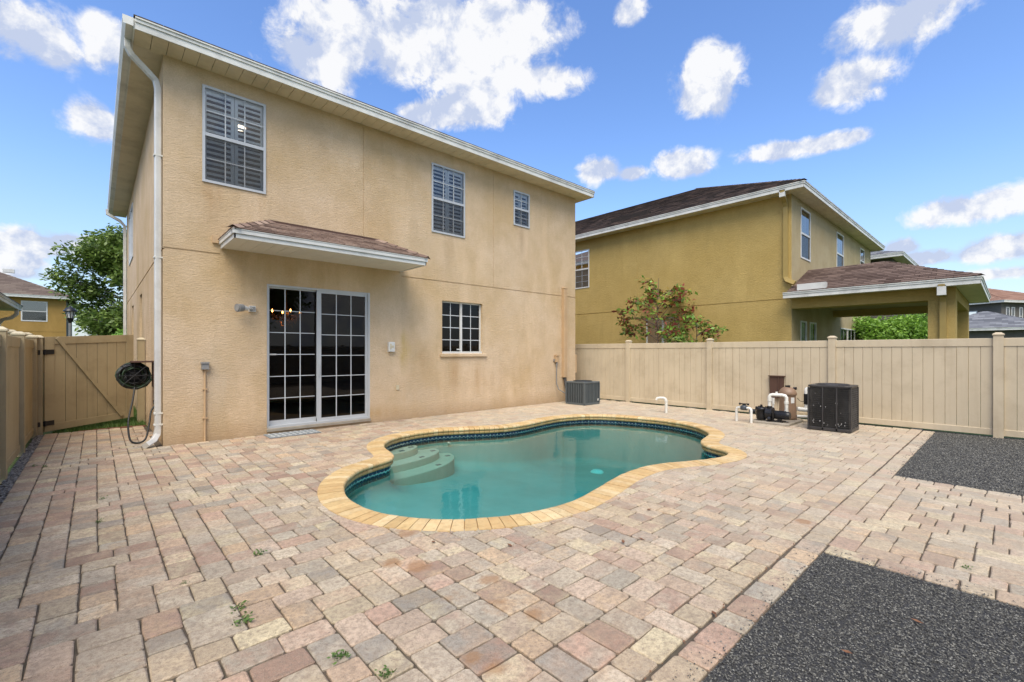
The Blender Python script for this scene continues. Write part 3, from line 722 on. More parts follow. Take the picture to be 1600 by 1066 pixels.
def score(poly):      # apparent size, to choose which stones become objects of their own
    cx = sum(p[0] for p in poly)/len(poly); cy = sum(p[1] for p in poly)/len(poly)
    d = cx*Fx+cy*Fy; l = cx*Rx+cy*Ry
    if d < .4: return 0
    x = 800+712*l/d; y = 549+712*1.5/d
    if x < -25 or x > 1625 or y > 1095: return 0
    return area(poly)/d**3
final.sort(key=score, reverse=True)
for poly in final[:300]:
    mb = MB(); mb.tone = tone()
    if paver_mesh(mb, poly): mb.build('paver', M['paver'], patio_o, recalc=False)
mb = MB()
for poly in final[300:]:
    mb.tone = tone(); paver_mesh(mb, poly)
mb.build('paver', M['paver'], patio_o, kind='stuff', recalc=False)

# ------------------------------------------------------------------ gravel beds
def gravel(name, x0, x1, y0, y1, vx0, vx1, vy0, vy1, dens, size, label):
    b = MB(); b.box(x0, x1, y0, y1, -.04, -.012); bed = b.build(name, M['gravelbed'], kind='structure', label=label)
    n = int((vx1-vx0)*(vy1-vy0)*dens)
    P = np.stack([rng.uniform(vx0, vx1, n), rng.uniform(vy0, vy1, n), rng.uniform(-.013, -.001, n)], 1)
    k_ = n//160; far_side = vx0 > 5; A_ = rng.uniform(0, 1, k_) < .6
    P[:k_, 0] = np.where(A_, rng.uniform(vx0, vx1, k_), (vx0-np.abs(rng.normal(0, .05, k_))) if far_side else (vx1+np.abs(rng.normal(0, .05, k_))))
    P[:k_, 1] = np.where(A_, vy1+np.abs(rng.normal(0, .05, k_)), rng.uniform(vy0, vy1, k_)); P[:k_, 2] = .003
    s = size*rng.uniform(.55, 1.25, n)
    V0 = np.array([(1,0,0),(0,1,0),(-1,0,0),(0,-1,0),(0,0,1)], float); F0 = np.array([(0,1,4),(1,2,4),(2,3,4),(3,0,4)])
    A = rng.uniform(0, 6.28, n); ca, sa = np.cos(A), np.sin(A); V = np.repeat(V0[None], n, 0)*np.stack([s*.85, s*.5, s*.55], 1)[:, None, :]
    V += rng.normal(0, 1, V.shape)*s[:, None, None]*.16
    X = V[..., 0]*ca[:, None]-V[..., 1]*sa[:, None]; Y = V[..., 0]*sa[:, None]+V[..., 1]*ca[:, None]; V[..., 0] = X; V[..., 1] = Y
    V += P[:, None, :]; Fc = (F0[None]+np.arange(n)[:, None, None]*5).reshape(-1, 3)
    t = rng.choice([.036, .07, .115, .175, .25], n, p=[.26, .26, .22, .16, .10])*rng.uniform(.8, 1.2, n); tc_ = np.stack([t, t*.97, t*.82], 1)
    me = fastmesh('gravel', V.reshape(-1, 3), Fc, M['gravel'], np.repeat(tc_, 4, 0)); link('gravel', me, bed, kind='stuff')
gravel('gravel_bed', -.68, 4.027, -5.2, .953, 1.7, 4.02, -.5, .95, 15000,   .0072, 'dark grey gravel bed in the foreground corner of the patio')
gravel('gravel_bed', 7.123, 11.58, -5.2, .953, 7.13, 11.57, -.6, .95, 6500, .0105, 'dark grey gravel bed beside the tan fence')

# ------------------------------------------------------------------ pool
pool = empty('swimming_pool', (5.4, 5.1, 0), 'freeform swimming pool with yellow brick coping, blue tile band and corner steps', 'pool')
nb_ = NP//2 if NP/2 > 180 else NP
# coping bricks: profile across the ring, real double bullnose
prof = [(1.0, -.05), (1.0, .004), (.5, .010), (.14, .010)]
for k in range(1, 6):
    a = math.pi/2+math.pi*k/6; prof.append((.10+.11*math.cos(a)-.0, -.020+.030*math.sin(a)))
prof += [(.105, -.052)]
for k in range(1, 6):
    a = math.pi/2+math.pi*k/6; prof.append((.125+.085*math.cos(a), -.080+.028*math.sin(a)))
prof += [(.16, -.112), (1.0, -.112)]
ring = resample(PIN, .1); NB = len(ring)
def frame_at(s):   # fractional index on PIN
    i = int(s) % NP; t = s-int(s); a = PIN[i].lerp(PIN[(i+1) % NP], t); b = POUT[i].lerp(POUT[(i+1) % NP], t); return a, b
CT = [(224,194,136), (230,202,148), (220,188,130), (232,208,158), (214,180,122), (224,192,140)]
NBR = min(290, NP)
for i in range(NBR):
    s0, s1 = NP*i/NBR, NP*(i+1)/NBR; g_ = .035*NP/NBR
    a0, b0 = frame_at(s0+g_); a1, b1 = frame_at(s1-g_)
    mb = MB(); t_ = srgb(*random.choice(CT), random.uniform(.74, .86)); mb.tone = (t_, t_)
    dz = random.gauss(0, .0012)
    def line(a, b): return [(a.x+(b.x-a.x)*u, a.y+(b.y-a.y)*u, z+dz) for u, z in prof]
    L0, L1 = line(a0, b0), line(a1, b1); k = len(prof)
    mb.add(L0+L1, [(j, j+1, k+j+1, k+j) for j in range(k-1)], smooth=False); mb.add(L0+L1, [tuple(range(k)), tuple(range(k, 2*k))[::-1]])
    mb.build('coping_brick', M['coping'], pool)
mor = MB()   # mortar between the bricks
for i in range(NP):
    a0, b0 = PIN[i], POUT[i]; a1, b1 = PIN[(i+1) % NP], POUT[(i+1) % NP]
    q0 = [(a0.lerp(b0, u), z) for u, z in ((.14, -.10), (.14, -.001), (.99, -.001), (.99, -.06))]; q1 = [(a1.lerp(b1, u), z) for u, z in ((.14, -.10), (.14, -.001), (.99, -.001), (.99, -.06))]
    vs = [(p.x, p.y, z) for p, z in q0+q1]; mor.add(vs, [(0, 1, 5, 4), (1, 2, 6, 5), (2, 3, 7, 6)])
mor.build('mortar', mk('coping_mortar', srgb(170, 135, 85, .7), .9, .15), pool, recalc=False)
# waterline tiles
nt_ = NP*2//3
tl = [PIN[i]+sn[i]*.045 for i in range(NP)]
def at(Lst, s): i = int(s) % NP; return Lst[i].lerp(Lst[(i+1) % NP], s-int(s))
for i in range(nt_):
    s0, s1 = NP*i/nt_+.03, NP*(i+1)/nt_-.03; sm = (s0+s1)/2
    a, m_, b = at(tl, s0), at(tl, sm), at(tl, s1); z0, z1 = -.245, -.108
    mb = MB(); vs = [(p.x, p.y, z) for z in (z0, z1) for p in (a, m_, b)]
    back = [at([PIN[j]+sn[j]*.055 for j in (int(sm) % NP,)]*NP, 0)]
    mb.add(vs, [(0, 1, 4, 3), (1, 2, 5, 4)])
    aa, bb = a.copy(), b.copy()
    mb.build('waterline_tile', M['tile'], pool, recalc=False, uv=lambda co, aa=aa, bb=bb: ((Vector((co.x, co.y))-aa).length/max((bb-aa).length, .01), (co.z-z0)/(z1-z0)))
# basin
bs = MB(); floor_z = lambda x: -.40-(x-1.9)*.11
lev = [(.05, -.10, None), (.05, -.30, None), (.06, 0, .16), (.0, 0, .07), (-.12, 0, .02), (-.25, 0, 0)]
rg = [[(PIN[i].x+sn[i].x*o, PIN[i].y+sn[i].y*o, (z if f is None else floor_z(PIN[i].x+sn[i].x*o)+f)) for i in range(NP)] for o, z, f in lev]
vs = [p for r_ in rg for p in r_]
fs = [(k*NP+i, k*NP+(i+1) % NP, (k+1)*NP+(i+1) % NP, (k+1)*NP+i) for k in range(len(lev)-1) for i in range(NP)]+[tuple((len(lev)-1)*NP+i for i in range(NP))]
bs.add(vs, fs, smooth=True); bs.build('basin', M['plaster'], pool, recalc=False)
wt = MB(); vs = [(PIN[i].x+sn[i].x*.043, PIN[i].y+sn[i].y*.043, WATER_Z) for i in range(NP)]+[(PIN[i].x+sn[i].x*.3, PIN[i].y+sn[i].y*.3, -1.2) for i in range(NP)]
vs = [(PIN[i].x+sn[i].x*.043, PIN[i].y+sn[i].y*.043, WATER_Z) for i in range(NP)]+[(PIN[i].x+sn[i].x*.08, PIN[i].y+sn[i].y*.08, -.4) for i in range(NP)]+[(PIN[i].x+sn[i].x*.08, PIN[i].y+sn[i].y*.08, -1.2) for i in range(NP)]
wt.add(vs, [(k*NP+i, k*NP+(i+1) % NP, (k+1)*NP+(i+1) % NP, (k+1)*NP+i) for k in (0, 1) for i in range(NP)]+[tuple(range(NP))[::-1], tuple(range(2*NP, 3*NP))])
wt.build('water', M['water'], kind='structure', label='still teal pool water reflecting the house')
for (ea, eb, z) in ((.95, .40, -.215), (1.38, .66, -.33), (1.66, .98, -.45)):
    C = Vector((3.35, 7.3)); pts = []
    for k in range(72):
        t = 2*math.pi*k/72; p = C+Vector((ea*math.cos(t), eb*math.sin(t)))
        if inside(p, PIN): pts.append(p)
    for p, n_ in zip(PIN, sn):
        if ((p.x-C.x)/ea)**2+((p.y-C.y)/eb)**2 < 1: pts.append(p+n_*.04)
    c_ = sum(pts, Vector((0, 0)))/len(pts); pts.sort(key=lambda p: math.atan2(p.y-c_.y, p.x-c_.x))
    n_ = len(pts); st = MB(); vs = [(p.x, p.y, zz) for zz in (z-1.0, z-.012) for p in pts]+[(c_.x+(p.x-c_.x)*.99, c_.y+(p.y-c_.y)*.985, z) for p in pts]
    st.add(vs, [(i, (i+1) % n_, n_+(i+1) % n_, n_+i) for i in range(n_)]+[(n_+i, n_+(i+1) % n_, 2*n_+(i+1) % n_, 2*n_+i) for i in range(n_)]+[tuple(range(2*n_, 3*n_))])
    so_ = st.build('step', M['plaster_step'], pool)
    for t in (R(-95), R(-50), R(-14)):
        p = C+Vector(((ea-.12)*math.cos(t), (eb-.10)*math.sin(t)))
        if inside(p, PIN):
            k = MB(); k.box(p.x-.045, p.x+.045, p.y-.03, p.y+.03, z+.001, z+.006); k.build('marker_tile', M['stepmark'], so_)
for (x, y) in ((7.75, 5.85), (7.45, 4.45)):
    k = MB(); k.lathe((x, y, floor_z(x)+.004), [(0, .05), (.10, .048), (.135, .02), (.14, 0)], 20); k.build('drain_cover', M['drainw'], pool)
k = MB(); k.cyl((5.0, 7.30, -.26), (5.01, 7.24, -.262), .022, n=14); k.build('return_fitting', M['pvc'], pool)

# ------------------------------------------------------------------ roofs
def shingles(mb, p0, p1, q0, q1, pitch=.14, wd=.3, thick=.008, tones=True, mat=0, maxn=None):
    """rows of overlapping tabs on the plane from the eave p0-p1 up to the line q0-q1"""
    p0, p1, q0, q1 = map(Vector, (p0, p1, q0, q1)); hgt = ((q0+q1)/2-(p0+p1)/2).length
    # slope measured perpendicular to the eave
    e = (p1-p0).normalized(); upv = (q0-p0)-e*(q0-p0).dot(e); hgt = upv.length; n = max(1, int(hgt/pitch)); nrm_ = e.cross(upv).normalized()
    if nrm_.z < 0: nrm_ = -nrm_
    out_ = []
    for r in range(n):
        t0, t1 = r/n, min(1, (r+1.15)/n)
        a0, a1 = p0.lerp(q0, t0), p1.lerp(q1, t0); b0, b1 = p0.lerp(q0, t1), p1.lerp(q1, t1)
        s0 = (a0-p0).dot(e); s1 = (a1-p0).dot(e); u0 = (b0-p0).dot(e); u1 = (b1-p0).dot(e)
        base_a = p0+upv*t0; base_b = p0+upv*t1
        k = math.floor(s0/wd)-1; off = (r % 2)*wd*.5+random.uniform(-.05, .05)
        while k*wd+off < s1:
            l, rr = k*wd+off+.004, (k+1)*wd+off-.004
            la, ra = max(l, s0), min(rr, s1); lb, rb = max(l, u0), min(rr, u1)
            k += 1
            if ra-la < .02: continue
            if rb < lb: lb = rb = (lb+rb)/2
            hi = nrm_*(thick*2+random.uniform(0, .004)); lo_ = nrm_*.002
            vs = [base_a+e*la+hi, base_a+e*ra+hi, base_b+e*rb+lo_, base_b+e*lb+lo_, base_a+e*la, base_a+e*ra]
            out_.append(([tuple(v) for v in vs], [(0, 1, 2, 3), (4, 5, 1, 0)], random.random()))
    return out_
def shingle_stuff(parent, planes, mat, pitch=.14, wd=.3):
    mb = MB()
    for pl in planes:
        for vs, fs, t in shingles(None, *pl, pitch=pitch, wd=wd): mb.tone = (t,); mb.add(vs, fs)
    return mb.build('shingle', mat, parent, kind='stuff', recalc=False)
def hip(x0, x1, y0, y1, z, pitch=.42):
    """four planes of a hip roof over a rectangle"""
    w_, d_ = x1-x0, y1-y0; h = min(w_, d_)/2; zt = z+h*pitch
    if w_ >= d_: r0, r1 = Vector((x0+h, (y0+y1)/2, zt)), Vector((x1-h, (y0+y1)/2, zt))
    else: r0, r1 = Vector(((x0+x1)/2, y0+h, zt)), Vector(((x0+x1)/2, y1-h, zt))
    A, B, C, D = (x0, y0, z), (x1, y0, z), (x1, y1, z), (x0, y1, z)
    if w_ >= d_: return [(A, B, r0, r1), (B, C, r1, r1), (C, D, r1, r0), (D, A, r0, r0)]
    return [(A, B, r0, r0), (B, C, r0, r1), (C, D, r1, r1), (D, A, r1, r0)]
def roof_slab(mb, planes, th=.03):
    for a, b, c, d in planes:
        vs = [tuple(Vector(p)) for p in (a, b, d, c)]; mb.add(vs, [(0, 1, 2, 3)])
def hip_caps(planes_list, mb):
    for a, b in planes_list:
        a, b = Vector(a), Vector(b); n = max(1, int((b-a).length/.22)); d = (b-a)/n; side = Vector((d.y, -d.x, 0)).normalized()*.1
        for i in range(n):
            p, q = a+d*i, a+d*(i+1.1); mb.tone = (random.random(),)
            mb.add([tuple(p+side+Vector((0,0,.0))), tuple(p+Vector((0,0,.05))), tuple(p-side), tuple(q+side*.9+Vector((0,0,-.012))), tuple(q+Vector((0,0,.036))), tuple(q-side*.9+Vector((0,0,-.012)))], [(0, 1, 4, 3), (1, 2, 5, 4)])

# ------------------------------------------------------------------ the main house
house = empty('house', (5.8, 9.05, 0), 'large two storey beige stucco house with sliding glass door facing the pool', 'house')
HZ = 6.20; HB_ = 20.6
fb = fback((0, 9.05)); fs_ = fside((.785, 0))
doorh = (2.276, 4.234, .10, 2.72); wl = (6.03, 7.245, 1.445, 2.70)
up = [(1.30, 2.255, 4.32, 5.93), (5.733, 6.686, 4.27, 5.87), (8.308, 8.91, 4.91, 5.85)]
GRV = [(.785, 1.56, 3.135, 3.160, .012, 1), (4.96, 10.9, 3.135, 3.160, .012, 1), (4.085, 4.100, 3.84, 6.2, .008, 1), (7.60, 7.615, 3.160, 6.2, .008, 1)]
w_ = MB(fb)
wall_face(w_, .785, 10.9, -.05, HZ, [doorh+(.14,), wl+(.14,)]+[h+(.06,) for h in up]+GRV)
wall_face(w_, 1.56, 4.96, 3.9, 3.9001, [])
w_.build('wall', M['stucco'], house)
w_ = MB(fs_)
sideh = [(13.55, 14.35, .9, 2.85, .16), (16.75, 17.6, .9, 2.82, .16), (16.9, 18.9, 4.2, 5.75, .06)]
wall_face(w_, 9.05, HB_, -.05, HZ, sideh+[(9.05, HB_, 3.120, 3.150, .012, 1)])
w_.build('wall', M['stucco'], house)
w_ = MB(); w_.quad((10.9, 9.05, -.05), (10.9, HB_, -.05), (10.9, HB_, HZ), (10.9, 9.05, HZ)); w_.quad((.785, HB_, -.05), (10.9, HB_, -.05), (10.9, HB_, HZ), (.785, HB_, HZ))
w_.build('wall', M['stucco'], house, recalc=False)
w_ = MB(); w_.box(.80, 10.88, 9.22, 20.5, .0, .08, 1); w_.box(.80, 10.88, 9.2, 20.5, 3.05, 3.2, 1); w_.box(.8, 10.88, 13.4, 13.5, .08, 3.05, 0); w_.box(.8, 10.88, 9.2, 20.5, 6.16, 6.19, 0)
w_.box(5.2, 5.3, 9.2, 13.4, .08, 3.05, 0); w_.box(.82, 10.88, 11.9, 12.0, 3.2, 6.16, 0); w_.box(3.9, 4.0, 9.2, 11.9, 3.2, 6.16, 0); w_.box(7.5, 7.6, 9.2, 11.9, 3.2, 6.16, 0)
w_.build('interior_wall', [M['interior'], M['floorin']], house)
for h in up: window(house, fb, *h, n0=-.03, n1=.022, fw=.04, cols=3 if h[1]-h[0] > .8 else 2, rows=2)
window(house, fside((.785, 0)), 16.9, 18.9, 4.2, 5.75, style='slide', cols=2, rows=2, shutters=False, screen=False, panes=False)
for a, b in ((13.55, 14.35), (16.75, 17.6)): window(house, fside((.785, 0)), a, b, .9, 2.85, n0=-.14, n1=-.1, style='one', cols=1, rows=1, shutters=False, panes=False)
kw = window(house, fb, *wl, n0=-.13, n1=-.075, fw=.035, style='slide', cols=2, rows=4, shutters=False, glass='glassdoor', fmat='white')
k = MB(fb); k.box(wl[0], wl[1], -.07, -.02, wl[2], wl[2]+.05); k.build('frame', M['white'], kw)
k = MB(fb); k.box(6.50, 6.62, -.073, -.066, 1.53, 1.56); k.build('sticker', M['white'], kw)
k = MB(fb); k.cbox(5.965, 7.36, -.06, .05, 1.372, 1.443, .01); k.build('window_sill', M['stucco'], house)
# sliding door
dr = MB(fb); u0, u1, v0, v1 = doorh
dr.box(u0, u0+.035, -.13, -.02, v0, v1); dr.box(u1-.035, u1, -.13, -.0, v0, v1); dr.box(u0+.035, u1-.035, -.13, -.02, v1-.035, v1); dr.box(u0+.035, u1-.035, -.13, -.0, v0, v0+.04)
door = dr.build('sliding_door', M['alu'], house)
for (a, b, nn, scr) in ((u0+.035, 3.22, -.105, False), (3.165, u1-.035, -.055, True)):
    fw = .028 if not scr else .05; p = MB(fb); c, d = v0+.04, v1-.035
    p.box(a, a+(fw if not scr else .085), nn-.018, nn+.018, c, d); p.box(b-fw, b, nn-.018, nn+.018, c, d); p.box(a, b, nn-.0179, nn+.0179, d-fw, d); p.box(a, b, nn-.0179, nn+.0179, c, c+(.085 if not scr else .06))
    p.build('panel_frame', M['alu'], door)
    A, B, C, D = a+(fw if not scr else .085), b-fw-(0 if scr else .045), c+(.085 if not scr else .06), d-fw
    mt = MB(fb)
    for i in range(1, 3): x = A+(B-A)*i/3; mt.box(x-.008, x+.008, nn-.008, nn+.008, C, D)
    for j in range(1, 6): z = C+(D-C)*j/6; mt.box(A, B, nn-.0065, nn+.0065, z-.0065, z+.0065)
    mt.build('muntin', M['muntin'], door)
    for i in range(3):
        for j in range(6):
            g_ = MB(fb); xa, xb, za, zb = A+(B-A)*i/3, A+(B-A)*(i+1)/3, C+(D-C)*j/6, C+(D-C)*(j+1)/6
            g_.quad((xa, nn, za), (xb, nn, za), (xb, nn, zb), (xa, nn, zb)); g_.build('pane', M['glassdoor'], door, recalc=False)
    if scr:
        s_ = MB(fb); s_.quad((A, nn-.03, C), (B, nn-.03, C), (B, nn-.03, D), (A, nn-.03, D)); s_.build('insect_screen', M['screen'], door, recalc=False)
k = MB(fb); k.box(3.19, 3.21, -.036, -.01, 1.02, 1.26); k.build('handle', M['alu'], door)
k = MB(fb); k.box(2.315, 2.46, -.104, -.097, 1.43, 1.455); k.build('sticker', M['white'], door)
k = MB(fb); k.cbox(2.27, 4.24, -.0, .035, .045, .10, .008); k.build('door_sill', M['concrete'], house)
# soffit, fascia, roof, gutter
OX0, OX1, OY0, OY1 = .42, 11.2, 8.60, 21.0
proto = None; x = OX0
while x < OX1-.01:
    x2 = min(x+.2, OX1); k = MB(); k.box(x+.003, x2-.003, OY0, 9.05, HZ-.006-random.uniform(0, .002), HZ+.004); k.build('soffit_panel', M['soffit'], house); x = x2
y = 9.05
while y < OY1:
    y2 = min(y+.3, OY1); k = MB(); k.box(OX0, .785, y+.003, y2-.003, HZ-.006, HZ+.004); k.build('soffit_panel', M['soffit'], house); y = y2
k = MB(); k.box(10.9, OX1, 9.05, OY1, HZ-.006, HZ+.004); k.build('soffit_panel', M['soffit'], house)
k = MB(); k.box(OX0, OX1, OY0, OY0+.45, HZ+.01, HZ+.02); k.box(OX0, .785, OY0+.45, OY1, HZ+.01, HZ+.02); k.build('soffit_backing', M['shadowgap'], house)
def fascia(parent, pts, z0, z1, th=.02, mat='fasciag'):
    """closed ring of boards with a lower lip and a drip edge"""
    for i in range(len(pts)-1):
        a, b = Vector(pts[i]), Vector(pts[i+1]); d = (b-a).normalized(); n_ = Vector((d.y, -d.x)); f = lambda u, n, v, a=a, d=d, n_=n_: (a.x+d.x*u+n_.x*n, a.y+d.y*u+n_.y*n, v)
        l = (b-a).length; k = MB(f); k.box(-th if i else 0, l+th*.9, 0, th, z0-.012, z0+(z1-z0)*.56); k.box(0, l+th*1.5, 0, th*1.8, z0+(z1-z0)*.56, z1-.02); k.box(0, l+th*2, 0, th*2.6, z1-.02, z1)
        k.build('fascia', M[mat], parent)
fascia(house, [(OX0, OY0), (OX1, OY0), (OX1, OY1)], HZ, HZ+.155)
k = MB(); k.box(OX0-.02, OX0, OY0, OY1, HZ-.012, HZ+.14); k.build('fascia', M['fasciag'], house)
rp = hip(OX0-.02, OX1+.03, OY0-.03, OY1, HZ+.165)
roof = MB(); roof_slab(roof, rp); roof = roof.build('roof', M['shingle_far'], house, recalc=False)
shingle_stuff(roof, [(rp[0][0], rp[0][1], Vector(rp[0][0]).lerp(Vector(rp[0][2]), .35), Vector(rp[0][1]).lerp(Vector(rp[0][3]), .35))], M['shingle_far'])
gt = MB(); P_ = [(-.02, 0), (-.02, .12), (-.035, .12), (-.035, .015), (-.10, .015), (-.125, .07), (-.13, .12), (-.142, .12), (-.14, .065), (-.105, 0)]
gv = [(OX0+px, y_, HZ+.012+pz) for y_ in (OY0-.03, OY1) for px, pz in P_]; n_ = len(P_)
gt.add(gv, [(i, (i+1) % n_, n_+(i+1) % n_, n_+i) for i in range(n_)]+[tuple(range(n_))]); gt.add([(OX0-.135, OY0-.032, HZ+.012), (OX0-.02, OY0-.032, HZ+.012), (OX0-.02, OY0-.032, HZ+.13), (OX0-.14, OY0-.032, HZ+.13)], [(0, 1, 2, 3)])
gt.build('gutter', M['fasciag'], house)
ds = MB(); pth = [(.35, 9.02, 6.22), (.35, 9.02, 6.10), (.40, 9.04, 6.02), (.60, 9.13, 5.88), (.70, 9.165, 5.80), (.725, 9.17, 5.68), (.725, 9.17, .25), (.715, 9.16, .17), (.66, 9.08, .09), (.56, 8.96, .05)]
ds.tube(pth, 0, sq=(.048, .038)); d_ = ds.build('downspout', M['white'], house, bevel=.008)
k = MB()
for z in (4.6, 2.98, .5, .32): k.box(.673, .785, 9.118, 9.222, z, z+.025)
k.build('strap', M['fasciag'], d_)
ds = MB(); ds.tube([(.27, 20.3, 6.22), (.27, 20.3, 6.08), (.6, 20.3, 5.9), (.72, 20.3, 5.75), (.72, 20.3, 0)], 0, sq=(.05, .04)); ds.build('downspout', M['white'], house)
# canopy over the door
cx0, cx1, cy0, cz = 1.56, 4.95, 8.0, 3.25
cn = MB(); cn.box(cx0+.03, cx1-.03, cy0+.03, 9.05, cz+.02, cz+.10); canopy = cn.build('canopy', M['shadowgap'], house)
x = cx0+.02
while x < cx1-.05:
    x2 = min(x+.2, cx1-.02); k = MB(); k.box(x+.002, x2-.002, cy0+.02, 9.05, cz+.0, cz+.012); k.build('soffit_panel', M['soffit_w'], canopy); x = x2
def lipped(pts, mat):
    for i in range(len(pts)-1):
        a, b = Vector(pts[i]), Vector(pts[i+1]); d = (b-a).normalized(); n_ = Vector((d.y, -d.x)); f = lambda u, n, v, a=a, d=d, n_=n_: (a.x+d.x*u+n_.x*n, a.y+d.y*u+n_.y*n, v)
        l = (b-a).length; k = MB(f); k.box(0, l+.0, -.02, .0, cz-.012, cz+.055); k.box(0, l+.02, -.02, .022, cz+.058, cz+.118); k.box(0, l+.03, -.02, .03, cz+.118, cz+.128); k.build('fascia', M[mat], canopy)
lipped([(cx0, 9.05), (cx0, cy0), (cx1, cy0), (cx1, 9.05)], 'white')
ez = cz+.13; r0, r1 = (2.33, 9.05, 3.84), (4.41, 9.05, 3.84)
e0, e1, e2, e3 = (cx0-.03, 9.05, ez), (cx0-.03, cy0-.03, ez), (cx1+.03, cy0-.03, ez), (cx1+.03, 9.05, ez)
cps = [(e1, e2, r0, r1), (e0, e1, r0, r0), (e2, e3, r1, r1)]
k = MB(); roof_slab(k, cps); k.build('roof_deck', M['shingle_pink'], canopy, recalc=False)
for pl in cps:
    for vs, fs, t in shingles(None, *pl, pitch=.125, wd=.28): mb = MB(); mb.tone = (t,); mb.add(vs, fs); mb.build('shingle', M['shingle_pink'], canopy, recalc=False)
k = MB(); hip_caps([(e1, r0), (e2, r1)], k); k.build('hip_cap', M['shingle_pink'], canopy, recalc=False)
k = MB(); k.box(2.30, 4.44, 9.03, 9.05, 3.835, 3.875); k.build('flashing', M['brown'], canopy)
k = MB(); k.box(1.44, 1.52, 9.0, 9.05, 3.32, 3.36); k.add([(1.44, 9.0, 3.36), (1.50, 9.0, 3.36), (1.44, 9.0, 3.44), (1.44, 9.05, 3.36), (1.50, 9.05, 3.36), (1.44, 9.05, 3.44)], [(0, 1, 2), (3, 5, 4), (0, 2, 5, 3), (1, 4, 5, 2)]); k.build('flashing', M['gutterb'], canopy)
# wall fixtures
fl = MB(); fl.cbox(1.98, 2.085, 9.0, 9.05, 2.195, 2.30, .006); fl.cyl((2.03, 9.0, 2.25), (1.93, 8.93, 2.245), .016); fl_o = fl.build('floodlight', M['white'], house, bevel=.003)
k = MB(); k.cyl((1.94, 8.94, 2.24), (1.86, 8.90, 2.25), .036, .052, 14); k.build('lamp_housing', M['white'], fl_o)
k = MB(); k.cyl((1.86, 8.90, 2.25), (1.77, 8.85, 2.235), .062, .070, 16); k.cyl((1.77, 8.85, 2.235), (1.765, 8.848, 2.235), .05, .05, 16); k.build('lamp_shade', M['greyconduit'], fl_o)
k = MB(); k.cbox(1.99, 2.07, 8.985, 9.0, 2.21, 2.285, .004); k.build('cover', M['greyconduit'], fl_o)
cn_ = MB(); cn_.cyl((1.337, 9.028, 0), (1.337, 9.028, 1.22), .0155, n=10); cn_ = cn_.build('conduit', M['gutterb'], house)
k = MB(); k.box(1.305, 1.369, 9.01, 9.05, .38, .40); k.box(1.305, 1.369, 9.01, 9.05, .86, .88); k.build('clamp', M['gutterb'], cn_)
k = MB(); k.cbox(1.285, 1.385, 8.97, 9.05, 1.20, 1.315, .01); k.box(1.275, 1.39, 8.955, 9.03, 1.295, 1.32); k.build('outlet_box', M['greyconduit'], cn_)
k = MB(); k.cbox(4.63, 4.77, 8.97, 9.05, 1.49, 1.70, .008); tb = k.build('timer_box', M['white'], house, bevel=.006)
k = MB(); k.cyl((4.715, 8.97, 1.60), (4.715, 8.962, 1.60), .026, n=16); k.box(4.655, 4.685, 8.963, 8.97, 1.55, 1.66); k.build('dial', M['cap'], tb)
k = MB(); k.cbox(4.83, 4.90, 9.03, 9.05, .66, .76, .004); k.build('outlet_cover', M['cap'], house)
ls = MB(); ls.cbox(10.27, 10.41, 8.95, 9.05, .72, 3.36, .012); ls.box(10.26, 10.42, 8.94, 9.05, 3.36, 3.40); lso = ls.build('line_cover', M['gutterb'], house, bevel=.008)
k = MB(); k.tube([(10.34, 9.0, .74), (10.34, 8.98, .60), (10.30, 8.9, .42), (10.28, 8.7, .30), (10.28, 8.58, .28)], .038, n=10); k.tube([(10.39, 9.0, .74), (10.39, 8.97, .55), (10.37, 8.85, .36), (10.35, 8.6, .2)], .018, n=8); k.build('refrigerant_line', M['copper'], lso)
db = MB(); db.cbox(9.93, 10.06, 8.96, 9.05, 1.18, 1.38, .01); db.box(9.92, 10.07, 8.94, 9.04, 1.36, 1.395); dbo = db.build('disconnect_box', M['gutterb'], house, bevel=.004)
k = MB(); k.cyl((9.995, 9.0, 1.18), (9.995, 9.0, 1.10), .025, n=10); k.tube([(9.995, 9.0, 1.1), (9.985, 9.0, .8), (9.98, 8.99, .55), (10.02, 8.94, .38), (10.12, 8.8, .28), (10.2, 8.62, .26)], .014, n=8); k.build('cable', M['greyconduit'], dbo)
k = MB(); k.cyl((9.90, 9.0, 1.22), (9.90, 9.04, 1.22), .02, n=8); k.box(9.87, 9.93, 9.0, 9.02, 1.25, 1.27); k.build('hose_bib', M['greyconduit'], house)
k = MB(); k.cbox(10.9, 11.03, 9.10, 9.5, .84, 1.40, .01); k.build('meter_box', M['gutterb'], house, bevel=.005)

# chandelier inside
ch = empty('chandelier', (3.05, 10.6, 2.15), 'lit crystal chandelier hanging behind the sliding glass door', 'chandelier')
k = MB(); k.cyl((3.05, 10.6, 2.55), (3.05, 10.6, 3.05), .012); k.lathe((3.05, 10.6, 2.12), [(0, 0), (.05, .02), (.03, .1), (.06, .2), (.02, .3), (.02, .45)], 12); k.build('stem', M['crystal'], ch)
for i in range(8):
    t = 2*math.pi*i/8; dx, dy = math.cos(t), math.sin(t)
    k = MB(); k.tube([(3.05+dx*.03, 10.6+dy*.03, 2.25), (3.05+dx*.15, 10.6+dy*.15, 2.18), (3.05+dx*.27, 10.6+dy*.27, 2.26), (3.05+dx*.28, 10.6+dy*.28, 2.32)], .008, n=6); k.build('arm', M['crystal'], ch)
    if i % 2 == 0:
        k = MB(); k.lathe((3.05+dx*.28, 10.6+dy*.28, 2.33), [(0, 0), (.014, .015), (.016, .035), (.008, .06), (0, .075)], 8); k.build('bulb', M['bulb'], ch)
k = MB()
